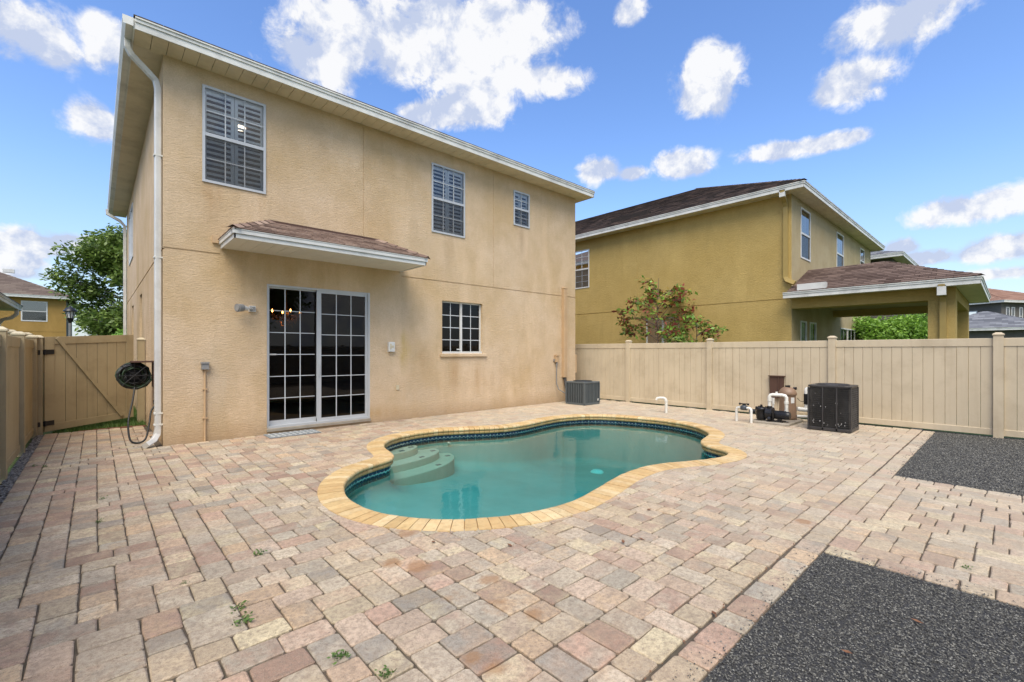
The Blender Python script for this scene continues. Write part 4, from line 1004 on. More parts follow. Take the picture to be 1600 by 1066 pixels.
for i in range(200):
    t = random.uniform(0, 6.28); r_ = random.choice((.28, .2, .12)); z = 2.30-(.3-r_)*.9+random.uniform(-.1, .02); s = .012
    s = .017; x, y = 3.05+r_*math.cos(t), 10.6+r_*math.sin(t); k.add([(x, y, z+s), (x+s, y, z), (x, y+s, z), (x-s, y, z), (x, y-s, z), (x, y, z-s*2)], [(0,1,2),(0,2,3),(0,3,4),(0,4,1),(5,2,1),(5,3,2),(5,4,3),(5,1,4)])
k.build('crystals', M['crystal'], ch)
k = MB(); k.lathe((2.21, 10.78, 6.09), [(.10, .06), (.10, .02), (0, 0)], 16); o = k.build('ceiling_light', M['lamp_int'], None, label='small lit ceiling light behind the big upstairs shutters', cat='ceiling light')

# ------------------------------------------------------------------ right fence
def fence_post(parent, x, y, h=1.78, w_=.127, mat='fence', name='post'):
    k = MB(); k.box(x-w_/2, x+w_/2, y-w_/2, y+w_/2, -.04, h); p = k.build(name, M[mat], parent)
    k = MB(); c = w_/2+.012; k.add([(x-c, y-c, h), (x+c, y-c, h), (x+c, y+c, h), (x-c, y+c, h), (x-c, y-c, h+.02), (x+c, y-c, h+.02), (x+c, y+c, h+.02), (x-c, y+c, h+.02), (x-c*.45, y-c*.45, h+.05), (x+c*.45, y-c*.45, h+.05), (x+c*.45, y+c*.45, h+.05), (x-c*.45, y+c*.45, h+.05)],
        [(0,3,2,1),(0,1,5,4),(1,2,6,5),(2,3,7,6),(3,0,4,7),(4,5,9,8),(5,6,10,9),(6,7,11,10),(7,4,8,11),(8,9,10,11)]); k.build('cap', M['cap' if mat != 'fence' else 'fence'], p)
    return p
def fence_run(parent, x, ys, top=1.73, nboards=14, mat='fence', h=1.78, bottom=.03):
    for y in ys: fence_post(parent, x, y, h, mat=mat)
    for a, b in zip(ys[:-1], ys[1:]):
        a, b = min(a, b)+.064, max(a, b)-.064
        k = MB(); k.cbox(x-.024, x+.024, a, b, top-.14, top, .006); k.build('rail', M[mat], parent); k = MB(); k.cbox(x-.024, x+.024, a, b, bottom, bottom+.11, .006); k.build('rail', M[mat], parent)
        w_ = (b-a)/nboards
        for i in range(nboards):
            y0, y1 = a+w_*i, a+w_*(i+1); dx = random.uniform(-.0015, .0015)
            k = MB(); z0, z1 = bottom+.105, top-.135; g_ = .0045   # board with chamfered long edges
            k.add([(x-.012+dx, y0+g_, z0), (x-.012+dx, y1-g_, z0), (x-.012+dx, y1-g_, z1), (x-.012+dx, y0+g_, z1), (x-.007, y0+g_*.4, z0), (x-.007, y1-g_*.4, z0), (x-.007, y1-g_*.4, z1), (x-.007, y0+g_*.4, z1), (x+.012, y0+.001, z0), (x+.012, y1-.001, z0), (x+.012, y1-.001, z1), (x+.012, y0+.001, z1)],
                [(0,1,2,3),(0,3,7,4),(1,5,6,2),(4,7,11,8),(5,9,10,6),(8,11,10,9)]); k.build('board', M[mat], parent)
rf = empty('fence', (11.64, 4, 0), 'tan vinyl privacy fence behind the pool equipment', 'fence')
fence_run(rf, 11.64, [10.07, 7.63, 5.21, 2.58, .15, -2.28], nboards=15)
k = MB(); k.box(11.55, 11.625, 3.50, 3.78, .42, .92); k.box(11.52, 11.63, 3.47, 3.81, .92, .94); k.box(11.53, 11.548, 3.58, 3.60, .42, .92); k.build('equipment_box', M['brown'], None, label='brown weathered box mounted on the tan fence behind the pool filter', cat='box')
# back fence, seen in the reflections
bfn = empty('fence', (5, -4.6, 0), 'tan vinyl fence closing the yard behind the viewer, seen only reflected in the glass', 'fence')
for i in range(6):
    fence_post(bfn, -.8+i*2.5, -4.6)
for i in range(5):
    x0 = -.8+i*2.5+.07; k = MB(); k.box(x0, x0+2.36, -4.63, -4.58, 1.6, 1.74); k.build('rail', M['fence'], bfn)
    k = MB()
    for j in range(14): k.box(x0+j*.1686+.003, x0+(j+1)*.1686-.003, -4.615, -4.6, .0, 1.6)
    k.build('board', M['fence'], bfn)
# left fence
lf = empty('fence', (-.83, 9, 0), 'weathered tan vinyl fence along the left side passage', 'fence')
LY = [11.72, 9.82, 7.98, 6.1, 4.2, 2.3]
fence_run(lf, -.84, LY, top=1.70, nboards=11, mat='fence_l', h=1.74)
for i, (x, y) in enumerate(((-1.02, 10.9), (-.95, 12.3), (-1.35, 12.0), (-1.1, 13.6))):
    tagd = fence_post(None, x, y, 1.80, mat='fence_l', name='fence_post')
    tag(tagd, ['fence post with pale cap just behind the left fence', 'fence post with pale cap beyond the gate hinge', 'shorter looking fence post left of the hinge post', 'most distant capped fence post behind the left fence'][i], 'fence post', 'capped posts of the neighbouring fence')
mu = MB(); mu.box(-.79, -.69, 5, 11.75, -.03, -.012); mo = mu.build('gravel_strip', M['mulch'], kind='structure', label='narrow strip of stones and debris at the foot of the left fence')
n = 1500; V0 = np.array([(1,0,0),(0,1,0),(-1,0,0),(0,-1,0),(0,0,.7)], float); F0 = np.array([(0,1,4),(1,2,4),(2,3,4),(3,0,4)])
Pp = np.stack([rng.uniform(-.79, -.69, n), rng.uniform(6.8, 11.7, n), rng.uniform(-.012, .0, n)], 1); s = rng.uniform(.007, .02, n)
V = np.repeat(V0[None], n, 0)*s[:, None, None]+Pp[:, None, :]+rng.normal(0, .003, (n, 5, 3))
t = rng.uniform(.05, .4, n); me = fastmesh('pebble', V.reshape(-1, 3), (F0[None]+np.arange(n)[:, None, None]*5).reshape(-1, 3), M['gravel'], np.repeat(np.stack([t, t*.95, t*.85], 1), 4, 0)); link('pebble', me, mo, kind='stuff')

# gate
ga, gb = Vector((-.70, 11.86)), Vector((.575, 12.5)); gd = (gb-ga); gl_ = gd.length; gd.normalize(); gn = Vector((gd.y, -gd.x)); TI = .062
gf = lambda u, n, v: (ga.x+gd.x*u+gn.x*n, ga.y+gd.y*u+gn.y*n, v+u*TI)
gate = empty('gate', (ga.x, ga.y, 0), 'tan vinyl gate with diagonal brace standing slightly raised at its latch side', 'gate')
for a, b in ((0, .14), (gl_-.13, gl_)):
    k = MB(gf); k.box(a, b, -.022, .022, .03, 1.76); k.build('stile', M['fence_l'], gate, bevel=.003)
for a, b in ((.03, .16), (1.62, 1.76)):
    k = MB(gf); k.box(.14, gl_-.13, -.0215, .0215, a, b); k.build('rail', M['fence_l'], gate, bevel=.003)
bw = (gl_-.27)/7
for i in range(7):
    k = MB(gf); k.box(.14+i*bw+.003, .14+(i+1)*bw-.003, -.01, .008, .155, 1.625); k.build('board', M['fence_l'], gate, bevel=.003)
bru = (.17, 1.74); brd = (gl_-.22, .10); d = Vector((brd[0]-bru[0], brd[1]-bru[1])); d.normalize(); p_ = Vector((-d.y, d.x))*.028
k = MB(gf); q = [(bru[0]+p_.x, bru[1]+p_.y), (bru[0]-p_.x, bru[1]-p_.y), (brd[0]-p_.x, brd[1]-p_.y), (brd[0]+p_.x, brd[1]+p_.y)]
k.add([(a, .024, b) for a, b in q]+[(a, .052, b) for a, b in q], [(0, 1, 2, 3), (4, 7, 6, 5), (0, 4, 5, 1), (1, 5, 6, 2), (2, 6, 7, 3), (3, 7, 4, 0)]); k.build('brace', M['fence_l'], gate)
fence_post(gate, -.776, 11.862, 1.74, mat='fence_l', name='hinge_post')
for z in (.14, 1.44):
    k = MB(gf); k.box(-.10, .13, .024, .036, z, z+.085); k.cyl((0, .04, z-.005), (0, .04, z+.09), .018, n=8); k.build('hinge', M['black'], gate)
k = MB(gf); k.box(gl_-.11, gl_-.03, .024, .06, .86, 1.0); k.box(gl_-.14, gl_+.02, .03, .045, .98, 1.01); k.cyl((gl_-.07, .06, .87), (gl_-.07, .09, .84), .02, n=8); k.build('latch', M['black'], gate)
fence_post(gate, .71, 12.58, 1.74, mat='fence_l', name='latch_post')
k = MB()
for i in range(5): k.box(-.25+i*.2, -.06+i*.2, 11.80, 11.86, -.045, .0+random.uniform(-.01, .01))
k.build('edging_brick', M['brick'], None, label='short row of reddish edging bricks under the gate', cat='edging')
# grass behind gate
def blades(name, x0, x1, y0, y1, n, hmin, hmax, mat, z=-.03, **kw):
    P = np.stack([rng.uniform(x0, x1, n), rng.uniform(y0, y1, n), np.full(n, z)], 1); A = rng.uniform(0, 6.28, n); h = rng.uniform(hmin, hmax, n)
    dx, dy = np.cos(A)*.006, np.sin(A)*.006; lean = rng.normal(0, .4, (n, 2))*h[:, None]
    v = np.stack([P+np.stack([dx, dy, 0*dx], 1), P-np.stack([dx, dy, 0*dx], 1), P+np.stack([lean[:, 0], lean[:, 1], h], 1)], 1)
    me = fastmesh(name, v.reshape(-1, 3), np.arange(3*n).reshape(-1, 3), mat, rng.uniform(0, 1, n)); return link(name, me, **kw)
blades('grass', -.6, .75, 11.9, 16, 9000, .04, .12, M['weed'], kind='stuff', label='rough green grass showing under the gate', cat='grass')

# ------------------------------------------------------------------ hose reel, door mat
hr = empty('hose_reel', (.55, 10.45, .8), 'coiled garden hose on wall mounted reel beside the white downspout', 'hose reel')
k = MB(); k.box(.45, .785, 10.35, 10.75, 1.30, 1.325); k.box(.76, .785, 10.38, 10.72, .85, 1.30); k.build('bracket', M['brown'], hr)
k = MB(); k.cyl((.50, 10.42, 1.07), (.50, 10.68, 1.07), .07, n=14); k.cyl((.50, 10.70, 1.07), (.50, 10.72, 1.07), .24, n=24)
for i in range(8):
    t = 2*math.pi*i/8; k.cyl((.50, 10.40, 1.07), (.50+.24*math.cos(t), 10.40, 1.07+.24*math.sin(t)), .008, n=5)
k.build('drum', M['black'], hr)
for kk, (mt_, nn_) in enumerate((('hose', 9), ('hosegreen', 5))):
    pth = []
    for i in range(nn_*22):
        t = 2*math.pi*i/22; r_ = .12+.125*(i/(nn_*22))+random.uniform(-.012, .012)+(.012 if kk else 0); pth.append((.50+r_*math.cos(t), 10.42+.24*abs((i/22*1.7+kk*.5) % 2-1)+random.uniform(-.008, .008), 1.07+r_*.96*math.sin(t)))
    k = MB(); k.tube(pth, .0105, n=6); k.build('hose_coil', M[mt_], hr)
def cr(P, n=8):
    P = [Vector(p) for p in P]; o_ = []
    for i in range(len(P)-1):
        a, b, c, d = P[max(i-1, 0)], P[i], P[i+1], P[min(i+2, len(P)-1)]
        for s in range(n):
            t = s/n; o_.append(.5*((2*b)+(c-a)*t+(2*a-5*b+4*c-d)*t*t+(-a+3*b-3*c+d)*t*t*t))
    return o_+[P[-1]]
k = MB(); k.tube(cr([(.50, 10.38, .86), (.47, 10.25, .66), (.40, 9.98, .32), (.41, 9.68, .06), (.50, 9.53, .016), (.60, 9.56, .07), (.655, 9.68, .30), (.69, 9.78, .50), (.77, 9.80, .60)]), .014, n=8); k.build('hose_loop', M['hose'], hr)
k = MB(); k.cyl((.785, 9.80, .62), (.72, 9.80, .62), .018, n=10); k.cyl((.74, 9.80, .62), (.74, 9.80, .67), .022, .03, n=8); k.build('tap', M['black'], hr)
mt = MB(); mt.cbox(2.20, 3.06, 8.55, 8.99, .004, .016, .003)
mo = mt.build('door_mat', M['mat'], None, label='grey and white patterned door mat below the sliding door', cat='door mat')
k = MB()
for i in range(9):
    for j in range(5):
        x, y = 2.24+i*.09, 8.585+j*.085; s = .036
        pts = [(x, y+s), (x+s, y), (x+2*s, y+s), (x+s, y+2*s)] if (i+j) % 2 else [(x+.01, y), (x+.03, y), (x+.07, y+.05), (x+.05, y+.06)]
        k.add([(a, b, .0175) for a, b in pts], [(0, 1, 2, 3)])
k.build('pattern', M['matlite'], mo, recalc=False)

# ------------------------------------------------------------------ pool equipment
def elbow(mb, P, r=.03, col_=.037):
    mb.tube(P, r, n=10)
rp_ = MB(); rp_.tube([(10.28, 5.68, -.03), (10.28, 5.68, .29), (10.275, 5.70, .335), (10.26, 5.73, .355), (10.22, 5.80, .358), (10.18, 5.86, .345), (10.165, 5.88, .30)], .033, n=12)
o = rp_.build('vent_pipe', M['pvc'], None, label='short hooked white PVC pipe standing alone before the fence', cat='pipe')
k = MB(); k.cyl((10.28, 5.68, .27), (10.28, 5.68, .31), .040, n=14); k.build('coupling', M['pvc'], o)
pad = MB(); pad.cbox(10.17, 11.12, 2.98, 3.72, -.02, .045, .01); pad.build('equipment_pad', M['concrete'], None, label='low concrete pad under the pool pump and filter', cat='concrete pad', bevel=.006)
vv = MB(); vv.tube([(10.17, 3.98, -.02), (10.17, 3.98, .25), (10.168, 3.965, .285), (10.165, 3.93, .30), (10.15, 3.80, .30), (10.135, 3.70, .30), (10.13, 3.675, .28), (10.13, 3.67, .25), (10.13, 3.67, -.02)], .028, n=10)
vo = vv.build('valve_pipe', M['pvc'], None, label='low white PVC pipe arch with grey diverter valve left of the pump', cat='pipe')
k = MB(); k.cyl((10.15, 3.88, .30), (10.15, 3.76, .30), .05, n=14); k.lathe((10.15, 3.82, .28), [(.06, 0), (.062, .05), (.05, .07), (.02, .08), (0, .08)], 14); k.build('valve_body', M['dkplastic'], vo)
k = MB(); k.box(10.135, 10.165, 3.73, 3.91, .375, .395); k.cyl((10.15, 3.82, .35), (10.15, 3.82, .385), .035, n=12); k.cyl((10.15, 3.735, .36), (10.15, 3.735, .40), .02, n=8); k.cyl((10.15, 3.905, .36), (10.15, 3.905, .40), .02, n=8); k.build('valve_handle', M['black'], vo)
pump = empty('pool_pump', (10.4, 3.35, .045), 'black pool pump with strainer pot and motor on the concrete pad', 'pump')
k = MB(); k.lathe((10.38, 3.56, .06), [(.075, 0), (.095, .03), (.10, .10), (.095, .20), (.115, .21), (.115, .245), (.09, .262), (0, .265)], 20); k.build('strainer_pot', M['black'], pump)
k = MB(); k.box(10.33, 10.43, 3.545, 3.575, .32, .345); k.cyl((10.38, 3.56, .32), (10.38, 3.56, .375), .022, n=10)
for t in (0, 1, 2, 3): a = R(45+90*t); k.box(10.38+.10*math.cos(a)-.015, 10.38+.10*math.cos(a)+.015, 3.56+.10*math.sin(a)-.015, 3.56+.10*math.sin(a)+.015, .29, .335)
k.build('lid_knob', M['black'], pump)
k = MB(); k.cyl((10.38, 3.67, .22), (10.36, 3.76, .22), .045, n=12); k.cyl((10.36, 3.74, .22), (10.36, 3.78, .22), .06, n=8); k.build('union', M['black'], pump)
k = MB(); k.cyl((10.38, 3.46, .20), (10.38, 3.34, .20), .115, n=20); k.cyl((10.38, 3.36, .20), (10.38, 3.33, .20), .135, n=20); k.cyl((10.38, 3.40, .28), (10.38, 3.40, .36), .045, n=12); k.build('volute', M['black'], pump)
k = MB(); k.cyl((10.38, 3.33, .19), (10.38, 3.06, .19), .085, n=20); k.cyl((10.38, 3.06, .19), (10.38, 3.02, .19), .088, .07, n=20)
for i in range(16):
    a = 2*math.pi*i/16; k.cyl((10.38+.085*math.cos(a), 3.31, .19+.085*math.sin(a)), (10.38+.085*math.cos(a), 3.09, .19+.085*math.sin(a)), .006, n=4)
k.build('motor', M['black'], pump)
k = MB(); k.box(10.29, 10.47, 3.12, 3.42, .046, .07); k.box(10.33, 10.43, 3.18, 3.24, .07, .12); k.box(10.31, 10.45, 3.36, 3.42, .07, .12); k.cyl((10.27, 3.36, .10), (10.22, 3.36, .13), .03, n=8); k.cyl((10.27, 3.30, .13), (10.24, 3.28, .30), .018, n=8); k.build('foot', M['black'], pump)
k = MB(); k.box(10.30, 10.304, 3.40, 3.46, .24, .28); k.build('rating_label', M['white'], pump)
up_ = MB(); up_.tube([(10.38, 3.40, .34), (10.38, 3.40, .56), (10.385, 3.385, .585), (10.40, 3.35, .595), (10.45, 3.18, .595), (10.46, 3.13, .58), (10.465, 3.11, .55), (10.465, 3.11, .20)], .034, n=12)
uo = up_.build('pipe_arch', M['pvc'], None, label='tall white PVC pipe arch rising over the black pump', cat='pipe')
k = MB(); k.cyl((10.465, 3.11, .42), (10.465, 3.11, .47), .043, n=12); k.cyl((10.38, 3.40, .46), (10.38, 3.40, .54), .043, n=12); k.cyl((10.42, 3.28, .60), (10.42, 3.28, .66), .03, .02, n=10); k.lathe((10.465, 3.11, .19), [(.06, 0), (.055, .05), (.035, .09)], 12); k.build('coupling', M['pvc'], uo)
k = MB(); k.cyl((10.75, 3.45, .04), (10.75, 3.45, .50), .018, n=10); k.lathe((10.75, 3.45, .045), [(.06, 0), (.055, .12), (.03, .2), (.02, .25)], 12); k.cyl((10.75, 3.45, .36), (10.75, 3.45, .5), .03, n=10); k.build('riser_pipe', M['pvc'], None, label='slim white riser pipe between pump arch and tan filter', cat='pipe')
flt = empty('pool_filter', (10.98, 3.24, .045), 'tan cylindrical pool filter tank with domed lid near the fence', 'pool filter')
k = MB(); k.lathe((10.98, 3.24, .045), [(.0, 0), (.17, 0), (.175, .05), (.165, .1), (.150, .52), (.152, .54)], 28); k.build('tank', M['tanplastic'], flt)
k = MB(); k.lathe((10.98, 3.24, .58), [(.165, -.02), (.172, 0), (.172, .02), (.16, .06), (.13, .11), (.08, .145), (.03, .158), (0, .16)], 28); k.build('lid', M['tanplastic'], flt)
k = MB(); k.cyl((10.98, 3.24, .73), (10.98, 3.24, .765), .05, n=12); k.cyl((10.93, 3.2, .73), (10.93, 3.2, .775), .02, n=8); k.cyl((11.02, 3.14, .70), (11.02, 3.08, .71), .03, n=8); k.build('knob', M['black'], flt)
k = MB(lambda u, n, v: (10.98+(.160+n)*math.cos(u), 3.24+(.160+n)*math.sin(u), v)); a0 = math.atan2(-.7, -.55)
k.add([(a0+(i-2)*.12, 0, z) for z in (.40, .52) for i in range(5)], [(i, i+1, i+6, i+5) for i in range(4)]); k.build('label_plate', M['white'], flt, recalc=False)
cl = MB(); cl.tube([(11.10, 2.93, .30), (11.10, 2.93, .66), (11.105, 2.925, .70), (11.12, 2.90, .72), (11.16, 2.80, .72), (11.17, 2.78, .70), (11.17, 2.77, .3)], .032, n=12)
clo = cl.build('return_pipe', M['pvc'], None, label='white PVC return pipe between the tan filter and the black condenser', cat='pipe')
k = MB(); k.cyl((11.10, 2.93, .38), (11.10, 2.93, .60), .042, n=14); k.build('chlorinator_cell', M['black'], clo)
k = MB(); k.tube([(10.98, 3.06, .28), (11.08, 2.93, .26), (11.12, 2.7, .26)], .045, n=12); k.tube([(10.99, 3.07, .12), (11.1, 2.9, .12), (11.14, 2.68, .12)], .03, n=10); k.build('pipe_run', M['pvc'], clo)
k = MB(); k.cyl((11.11, 2.77, .26), (11.115, 2.73, .26), .05, n=12); k.build('union', M['brown'], clo)
k = MB(); k.tube(cr([(11.06, 3.08, .50), (11.02, 3.0, .44), (11.06, 2.9, .46), (10.9, 2.7, .62), (10.6, 2.62, .6)]), .006, n=5); k.build('wire', M['black'], clo)

# condensers
def rrect(x0, x1, y0, y1, r, n=5):
    P = []
    for cx, cy, a0 in ((x1-r, y1-r, 0), (x0+r, y1-r, 90), (x0+r, y0+r, 180), (x1-r, y0+r, 270)):
        for i in range(n+1): a = R(a0+90*i/n); P.append((cx+r*math.cos(a), cy+r*math.sin(a)))
    return P
bc = empty('air_conditioner', (10.46, 2.3, 0), 'tall black louvred condenser unit near the fence right of the pump', 'condenser')
P = rrect(10.14, 10.79, 1.98, 2.64, .09)
k = MB(); k.prism(rrect(10.16, 10.77, 2.0, 2.62, .09), .06, .80); k.build('coil', M['acdark'], bc)
k = MB(); k.prism(rrect(10.12, 10.81, 1.96, 2.66, .09), .01, .065); k.build('base_pan', M['acblack'], bc, bevel=.006)
k = MB(); k.prism(P, .80, .845); k.prism(rrect(10.12, 10.81, 1.96, 2.66, .10), .825, .855); k.lathe((10.465, 2.31, .855), [(.27, 0), (.27, .018), (.25, .018)], 28); k.build('top_cover', M['acblack'], bc, bevel=.005)
k = MB()
for i in range(9): r_ = .03+i*.027; k.lathe((10.465, 2.31, .872), [(r_, 0), (r_+.004, .004), (r_+.008, 0)], 28)
for i in range(4): a = math.pi*i/4; k.cyl((10.465-.25*math.cos(a), 2.31-.25*math.sin(a), .874), (10.465+.25*math.cos(a), 2.31+.25*math.sin(a), .874), .004, n=5)
k.build('fan_grille', M['acblack'], bc)
fins = MB(); m_ = len(P)
pts = resample([Vector(p) for p in P], .016)
for i, p in enumerate(pts):
    c_ = Vector((10.465, 2.31)); d = (pts[(i+1) % len(pts)]-pts[i-1]).normalized(); n_ = Vector((d.y, -d.x)); q = p-n_*.004
    fins.add([(q.x-d.x*.0035, q.y-d.y*.0035, .065), (q.x+n_.x*.012, q.y+n_.y*.012, .065), (q.x+d.x*.0035, q.y+d.y*.0035, .065), (q.x-d.x*.0035, q.y-d.y*.0035, .80), (q.x+n_.x*.012, q.y+n_.y*.012, .80), (q.x+d.x*.0035, q.y+d.y*.0035, .80)], [(0, 1, 4, 3), (1, 2, 5, 4)])
fins.build('louvre_grille', M['accoil'], bc, recalc=False)
k = MB()
for i in range(18):
    z = .10+i*.04; loop = rrect(10.13, 10.80, 1.97, 2.65, .095); k.tube([(x, y, z) for x, y in loop+[loop[0]]], .0025, n=4, caps=False)
k.build('wire_guard', M['acblack'], bc)
for (x, y) in ((10.132, 2.40), (10.132, 2.18), (10.20, 1.98), (10.76, 1.975), (10.15, 2.64)):
    k = MB(); k.box(x-.012, x+.012, y-.012, y+.012, .02, .82); k.build('corner_post', M['acblack'], bc)
k = MB()
for i in range(26):
    y = random.uniform(2.02, 2.6); z = random.choice((random.uniform(.1, .2), random.uniform(.1, .75))); s = random.uniform(.004, .012)
    k.box(10.124, 10.129, y-s*.5, y+s*.5, z-s, z+s)
k.build('scuff', M['acspeck'], bc)
for (x, y) in ((10.14, 2.0), (10.14, 2.62), (10.78, 2.0)):
    k = MB(); k.box(x-.04, x+.04, y-.03, y+.03, -.01, .012); k.build('foot', M['acblack'], bc)
gc = empty('air_conditioner', (10.28, 8.26, 0), 'low grey ribbed air conditioner condenser at the corner of the beige house', 'condenser')
X0_, X1_, Y0_, Y1_ = 9.93, 10.62, 7.92, 8.60
k = MB(); k.box(X0_+.02, X1_-.02, Y0_+.02, Y1_-.02, .05, .62); k.build('coil', M['acdark'], gc)
k = MB(); k.box(X0_, X1_, Y0_, Y1_, .0, .055); k.build('base_pan', M['acgrey'], gc, bevel=.006)
k = MB(); k.box(X0_-.004, X1_+.004, Y0_-.004, Y1_+.004, .60, .645); k.build('top_cover', M['acgrey'], gc, bevel=.01)
k = MB(); k.lathe((10.275, 8.26, .646), [(.27, 0), (.27, .018), (.24, .018), (.24, .0)], 24)
for i in range(8): r_ = .03+i*.027; k.lathe((10.275, 8.26, .652), [(r_, 0), (r_+.005, .005), (r_+.01, 0)], 24)
k.build('fan_grille', M['acdark'], gc)
for (x, y) in ((X0_, Y0_), (X1_, Y0_), (X0_, Y1_)):
    k = MB(); k.box(x-.012, x+.035, y-.012, y+.035, .05, .60) if x == X0_ and y == Y0_ else k.box(x-.035, x+.006, y-.006, y+.035, .05, .60) if x == X1_ else k.box(x-.006, x+.035, y-.035, y+.006, .05, .60)
    k.build('corner_post', M['acgrey'], gc)
for i in range(9):
    t = .075+i*.063
    k = MB(); k.box(X0_+t, X0_+t+.022, Y0_-.002, Y0_+.025, .05, .60); k.build('rib', M['acgrey'], gc)
    k = MB(); k.box(X0_-.002, X0_+.025, Y0_+t, Y0_+t+.022, .05, .60); k.build('rib', M['acgrey'], gc)
k = MB(); k.box(X1_-.11, X1_-.06, Y0_-.006, Y0_-.002, .10, .16); k.build('rating_label', M['white'], gc)

# ------------------------------------------------------------------ neighbour house on the right
nh = empty('house', (18, 6, 0), 'olive green two storey stucco house with covered rear porch beyond the tan fence', 'house')
NX, NY = 15.3, 4.41; NW, NB2 = 26.6, 24.0
fn = fside((NX, 0)); fnb = fback((0, NY))
w_ = MB(fn); wall_face(w_, NY, NB2, -.05, HZ, [(11.94, 13.1, 4.18, 5.80, .06), (7.95, 9.3, 1.5, 2.74, .10), (NY, NB2, 3.055, 3.085, .015, 1), (9.62, 9.635, 3.09, 6.2, .006, 1)]); w_.build('wall', M['olive'], nh)
w_ = MB(fnb); w2h = [(16.15, 17.15, 4.40, 5.98, .06), (20.45, 21.5, 4.40, 5.98, .06), (24.4, 25.2, 4.9, 5.98, .06)]
lowh = [(16.15, 16.75, .1, 2.45, .06), (17.1, 17.8, .1, 2.45, .06), (21.0, 23.4, .6, 2.4, .06)]
wall_face(w_, NX, NW, -.05, HZ, w2h+lowh+[(19.5, NW, 3.055, 3.08, .012, 1)]); w_.build('wall', M['olive_grey'], nh)
w_ = MB(); w_.quad((NW, NY, -.05), (NW, NB2, -.05), (NW, NB2, HZ), (NW, NY, HZ)); w_.box(NX+.4, NW-.2, NY+.5, NY+.6, 0, HZ); w_.box(NX+.5, NX+.6, NY+.6, NB2, 0, HZ); w_.build('interior_wall', M['interior'], nh)
window(nh, fn, 11.94, 13.1, 4.18, 5.80, glass='glassfar', cols=3, rows=3, shutters=False, blind=True, fmat='white')
window(nh, fn, 7.95, 9.3, 1.5, 2.74, n0=-.09, n1=-.05, glass='glassfar', style='slide', cols=1, rows=1, shutters=False, fmat='white', screen=False)
for h in w2h: window(nh, fnb, *h[:4], glass='glassfar', cols=1, rows=1, shutters=False, blind=True, fmat='white')
for h in lowh: window(nh, fnb, *h[:4], glass='glassfar', style='slide' if h[1]-h[0] > 1 else 'one', cols=2, rows=3, shutters=False, blind=True, fmat='white', screen=False)
fo = .42; nx0, nx1, ny0, ny1 = NX-fo, NW+fo, NY-fo, NB2+fo
k = MB(); y = ny0
while y < ny1: k.box(nx0, NX, y+.004, min(y+.3, ny1)-.004, HZ-.006, HZ+.006); y += .3
x = NX
while x < nx1: k.box(x+.004, min(x+.3, nx1)-.004, ny0, NY, HZ-.006, HZ+.006); x += .3
k.build('soffit', M['soffit'], nh)
fascia(nh, [(nx0, ny1), (nx0, ny0), (nx1, ny0), (nx1, ny1)], HZ, HZ+.155)
rp = hip(nx0-.03, nx1+.03, ny0-.03, ny1+.03, HZ+.165, .46)
k = MB(); roof_slab(k, rp); nro = k.build('roof', M['shingle_dark'], nh, recalc=False)
shingle_stuff(nro, [rp[3], rp[0]], M['shingle_dark'], pitch=.16, wd=.33)
k = MB(); hip_caps([(rp[0][0], rp[0][2])], k); k.build('ridge_cap', M['shingle_dark'], nro, recalc=False)
k = MB(); k.box(nx0+.9, nx0+1.15, 9.5, 11.2, HZ+.60, HZ+.78); k.build('roof_vent', M['shingle_dark'], nro)
ds = MB(); ds.tube([(nx0+.02, NY+.12, HZ+.02), (nx0+.02, NY+.12, HZ-.08), (NX-.13, NY+.14, HZ-.25), (NX-.05, NY+.14, HZ-.38), (NX-.05, NY+.14, 3.72), (NX-.07, NY+.1, 3.62), (NX-.12, NY-.12, 3.5)], 0, sq=(.06, .045)); ds.build('downspout', M['gutterol'], nh)
k = MB(); k.box(nx0-.02, nx0+.08, NY+.05, NY+.20, HZ-.16, HZ+.04); k.build('downspout_elbow', M['white'], nh)
# porch: columns and beams at X=15.3 .. 20.4, out to Y .9
PY0 = .90; PX1 = 20.5
k = MB(); k.box(NX+.002, NX+.50, PY0, NY-.002, 2.765, 3.06); k.box(NX+.5, PX1, PY0+.002, PY0+.45, 2.764, 3.06); k.box(PX1-.5, PX1, PY0+.45, NY-.002, 2.763, 3.06); k.build('porch_beam', M['olive'], nh)
for (x, y, lx, ly) in ((NX+.0, PY0, .5, .5), (PX1-.5, PY0, .5, .5)):
    k = MB(); k.box(x+.004, x+lx, y+.004, y+ly, -.05, 2.762); k.build('porch_column', M['olive'], nh)
k = MB(); k.box(NX+.5, PX1-.5, PY0+.45, NY-.004, 2.98, 3.02); k.build('porch_ceiling', M['olive_grey'], nh)
px0, px1, py0 = NX-.42, PX1+.42, PY0-.42
k = MB(); k.box(px0, NX, py0, NY, 3.06, 3.075); k.box(NX, px1, py0, PY0, 3.06, 3.075); k.build('soffit', M['soffit'], nh)
fascia(nh, [(px0, NY+.1), (px0, py0), (px1, py0), (px1, NY-.01)], 3.06, 3.215)
ez = 3.225; A_, B_ = (px0-.02, py0-.02, ez), (px1+.02, py0-.02, ez); rz = ez+1.85*.42
a_r, b_r = (17.0, 2.45, rz), (18.8, 2.45, rz)
Pl = [((px0-.02, NY, ez), A_, (17.0, NY, rz+.12), a_r), (A_, B_, a_r, b_r), (B_, (px1+.02, NY, ez), b_r, (18.8, NY, rz+.12))]
k = MB(); roof_slab(k, Pl); k.quad((17.0, NY, rz+.12), a_r, b_r, (18.8, NY, rz+.12)); po = k.build('porch_roof', M['shingle_brown'], nh, recalc=False)
shingle_stuff(po, Pl[:2], M['shingle_brown'], .15, .32)
k = MB(); hip_caps([(A_, a_r), (B_, b_r)], k); k.build('hip_cap', M['shingle_brown'], po, recalc=False)
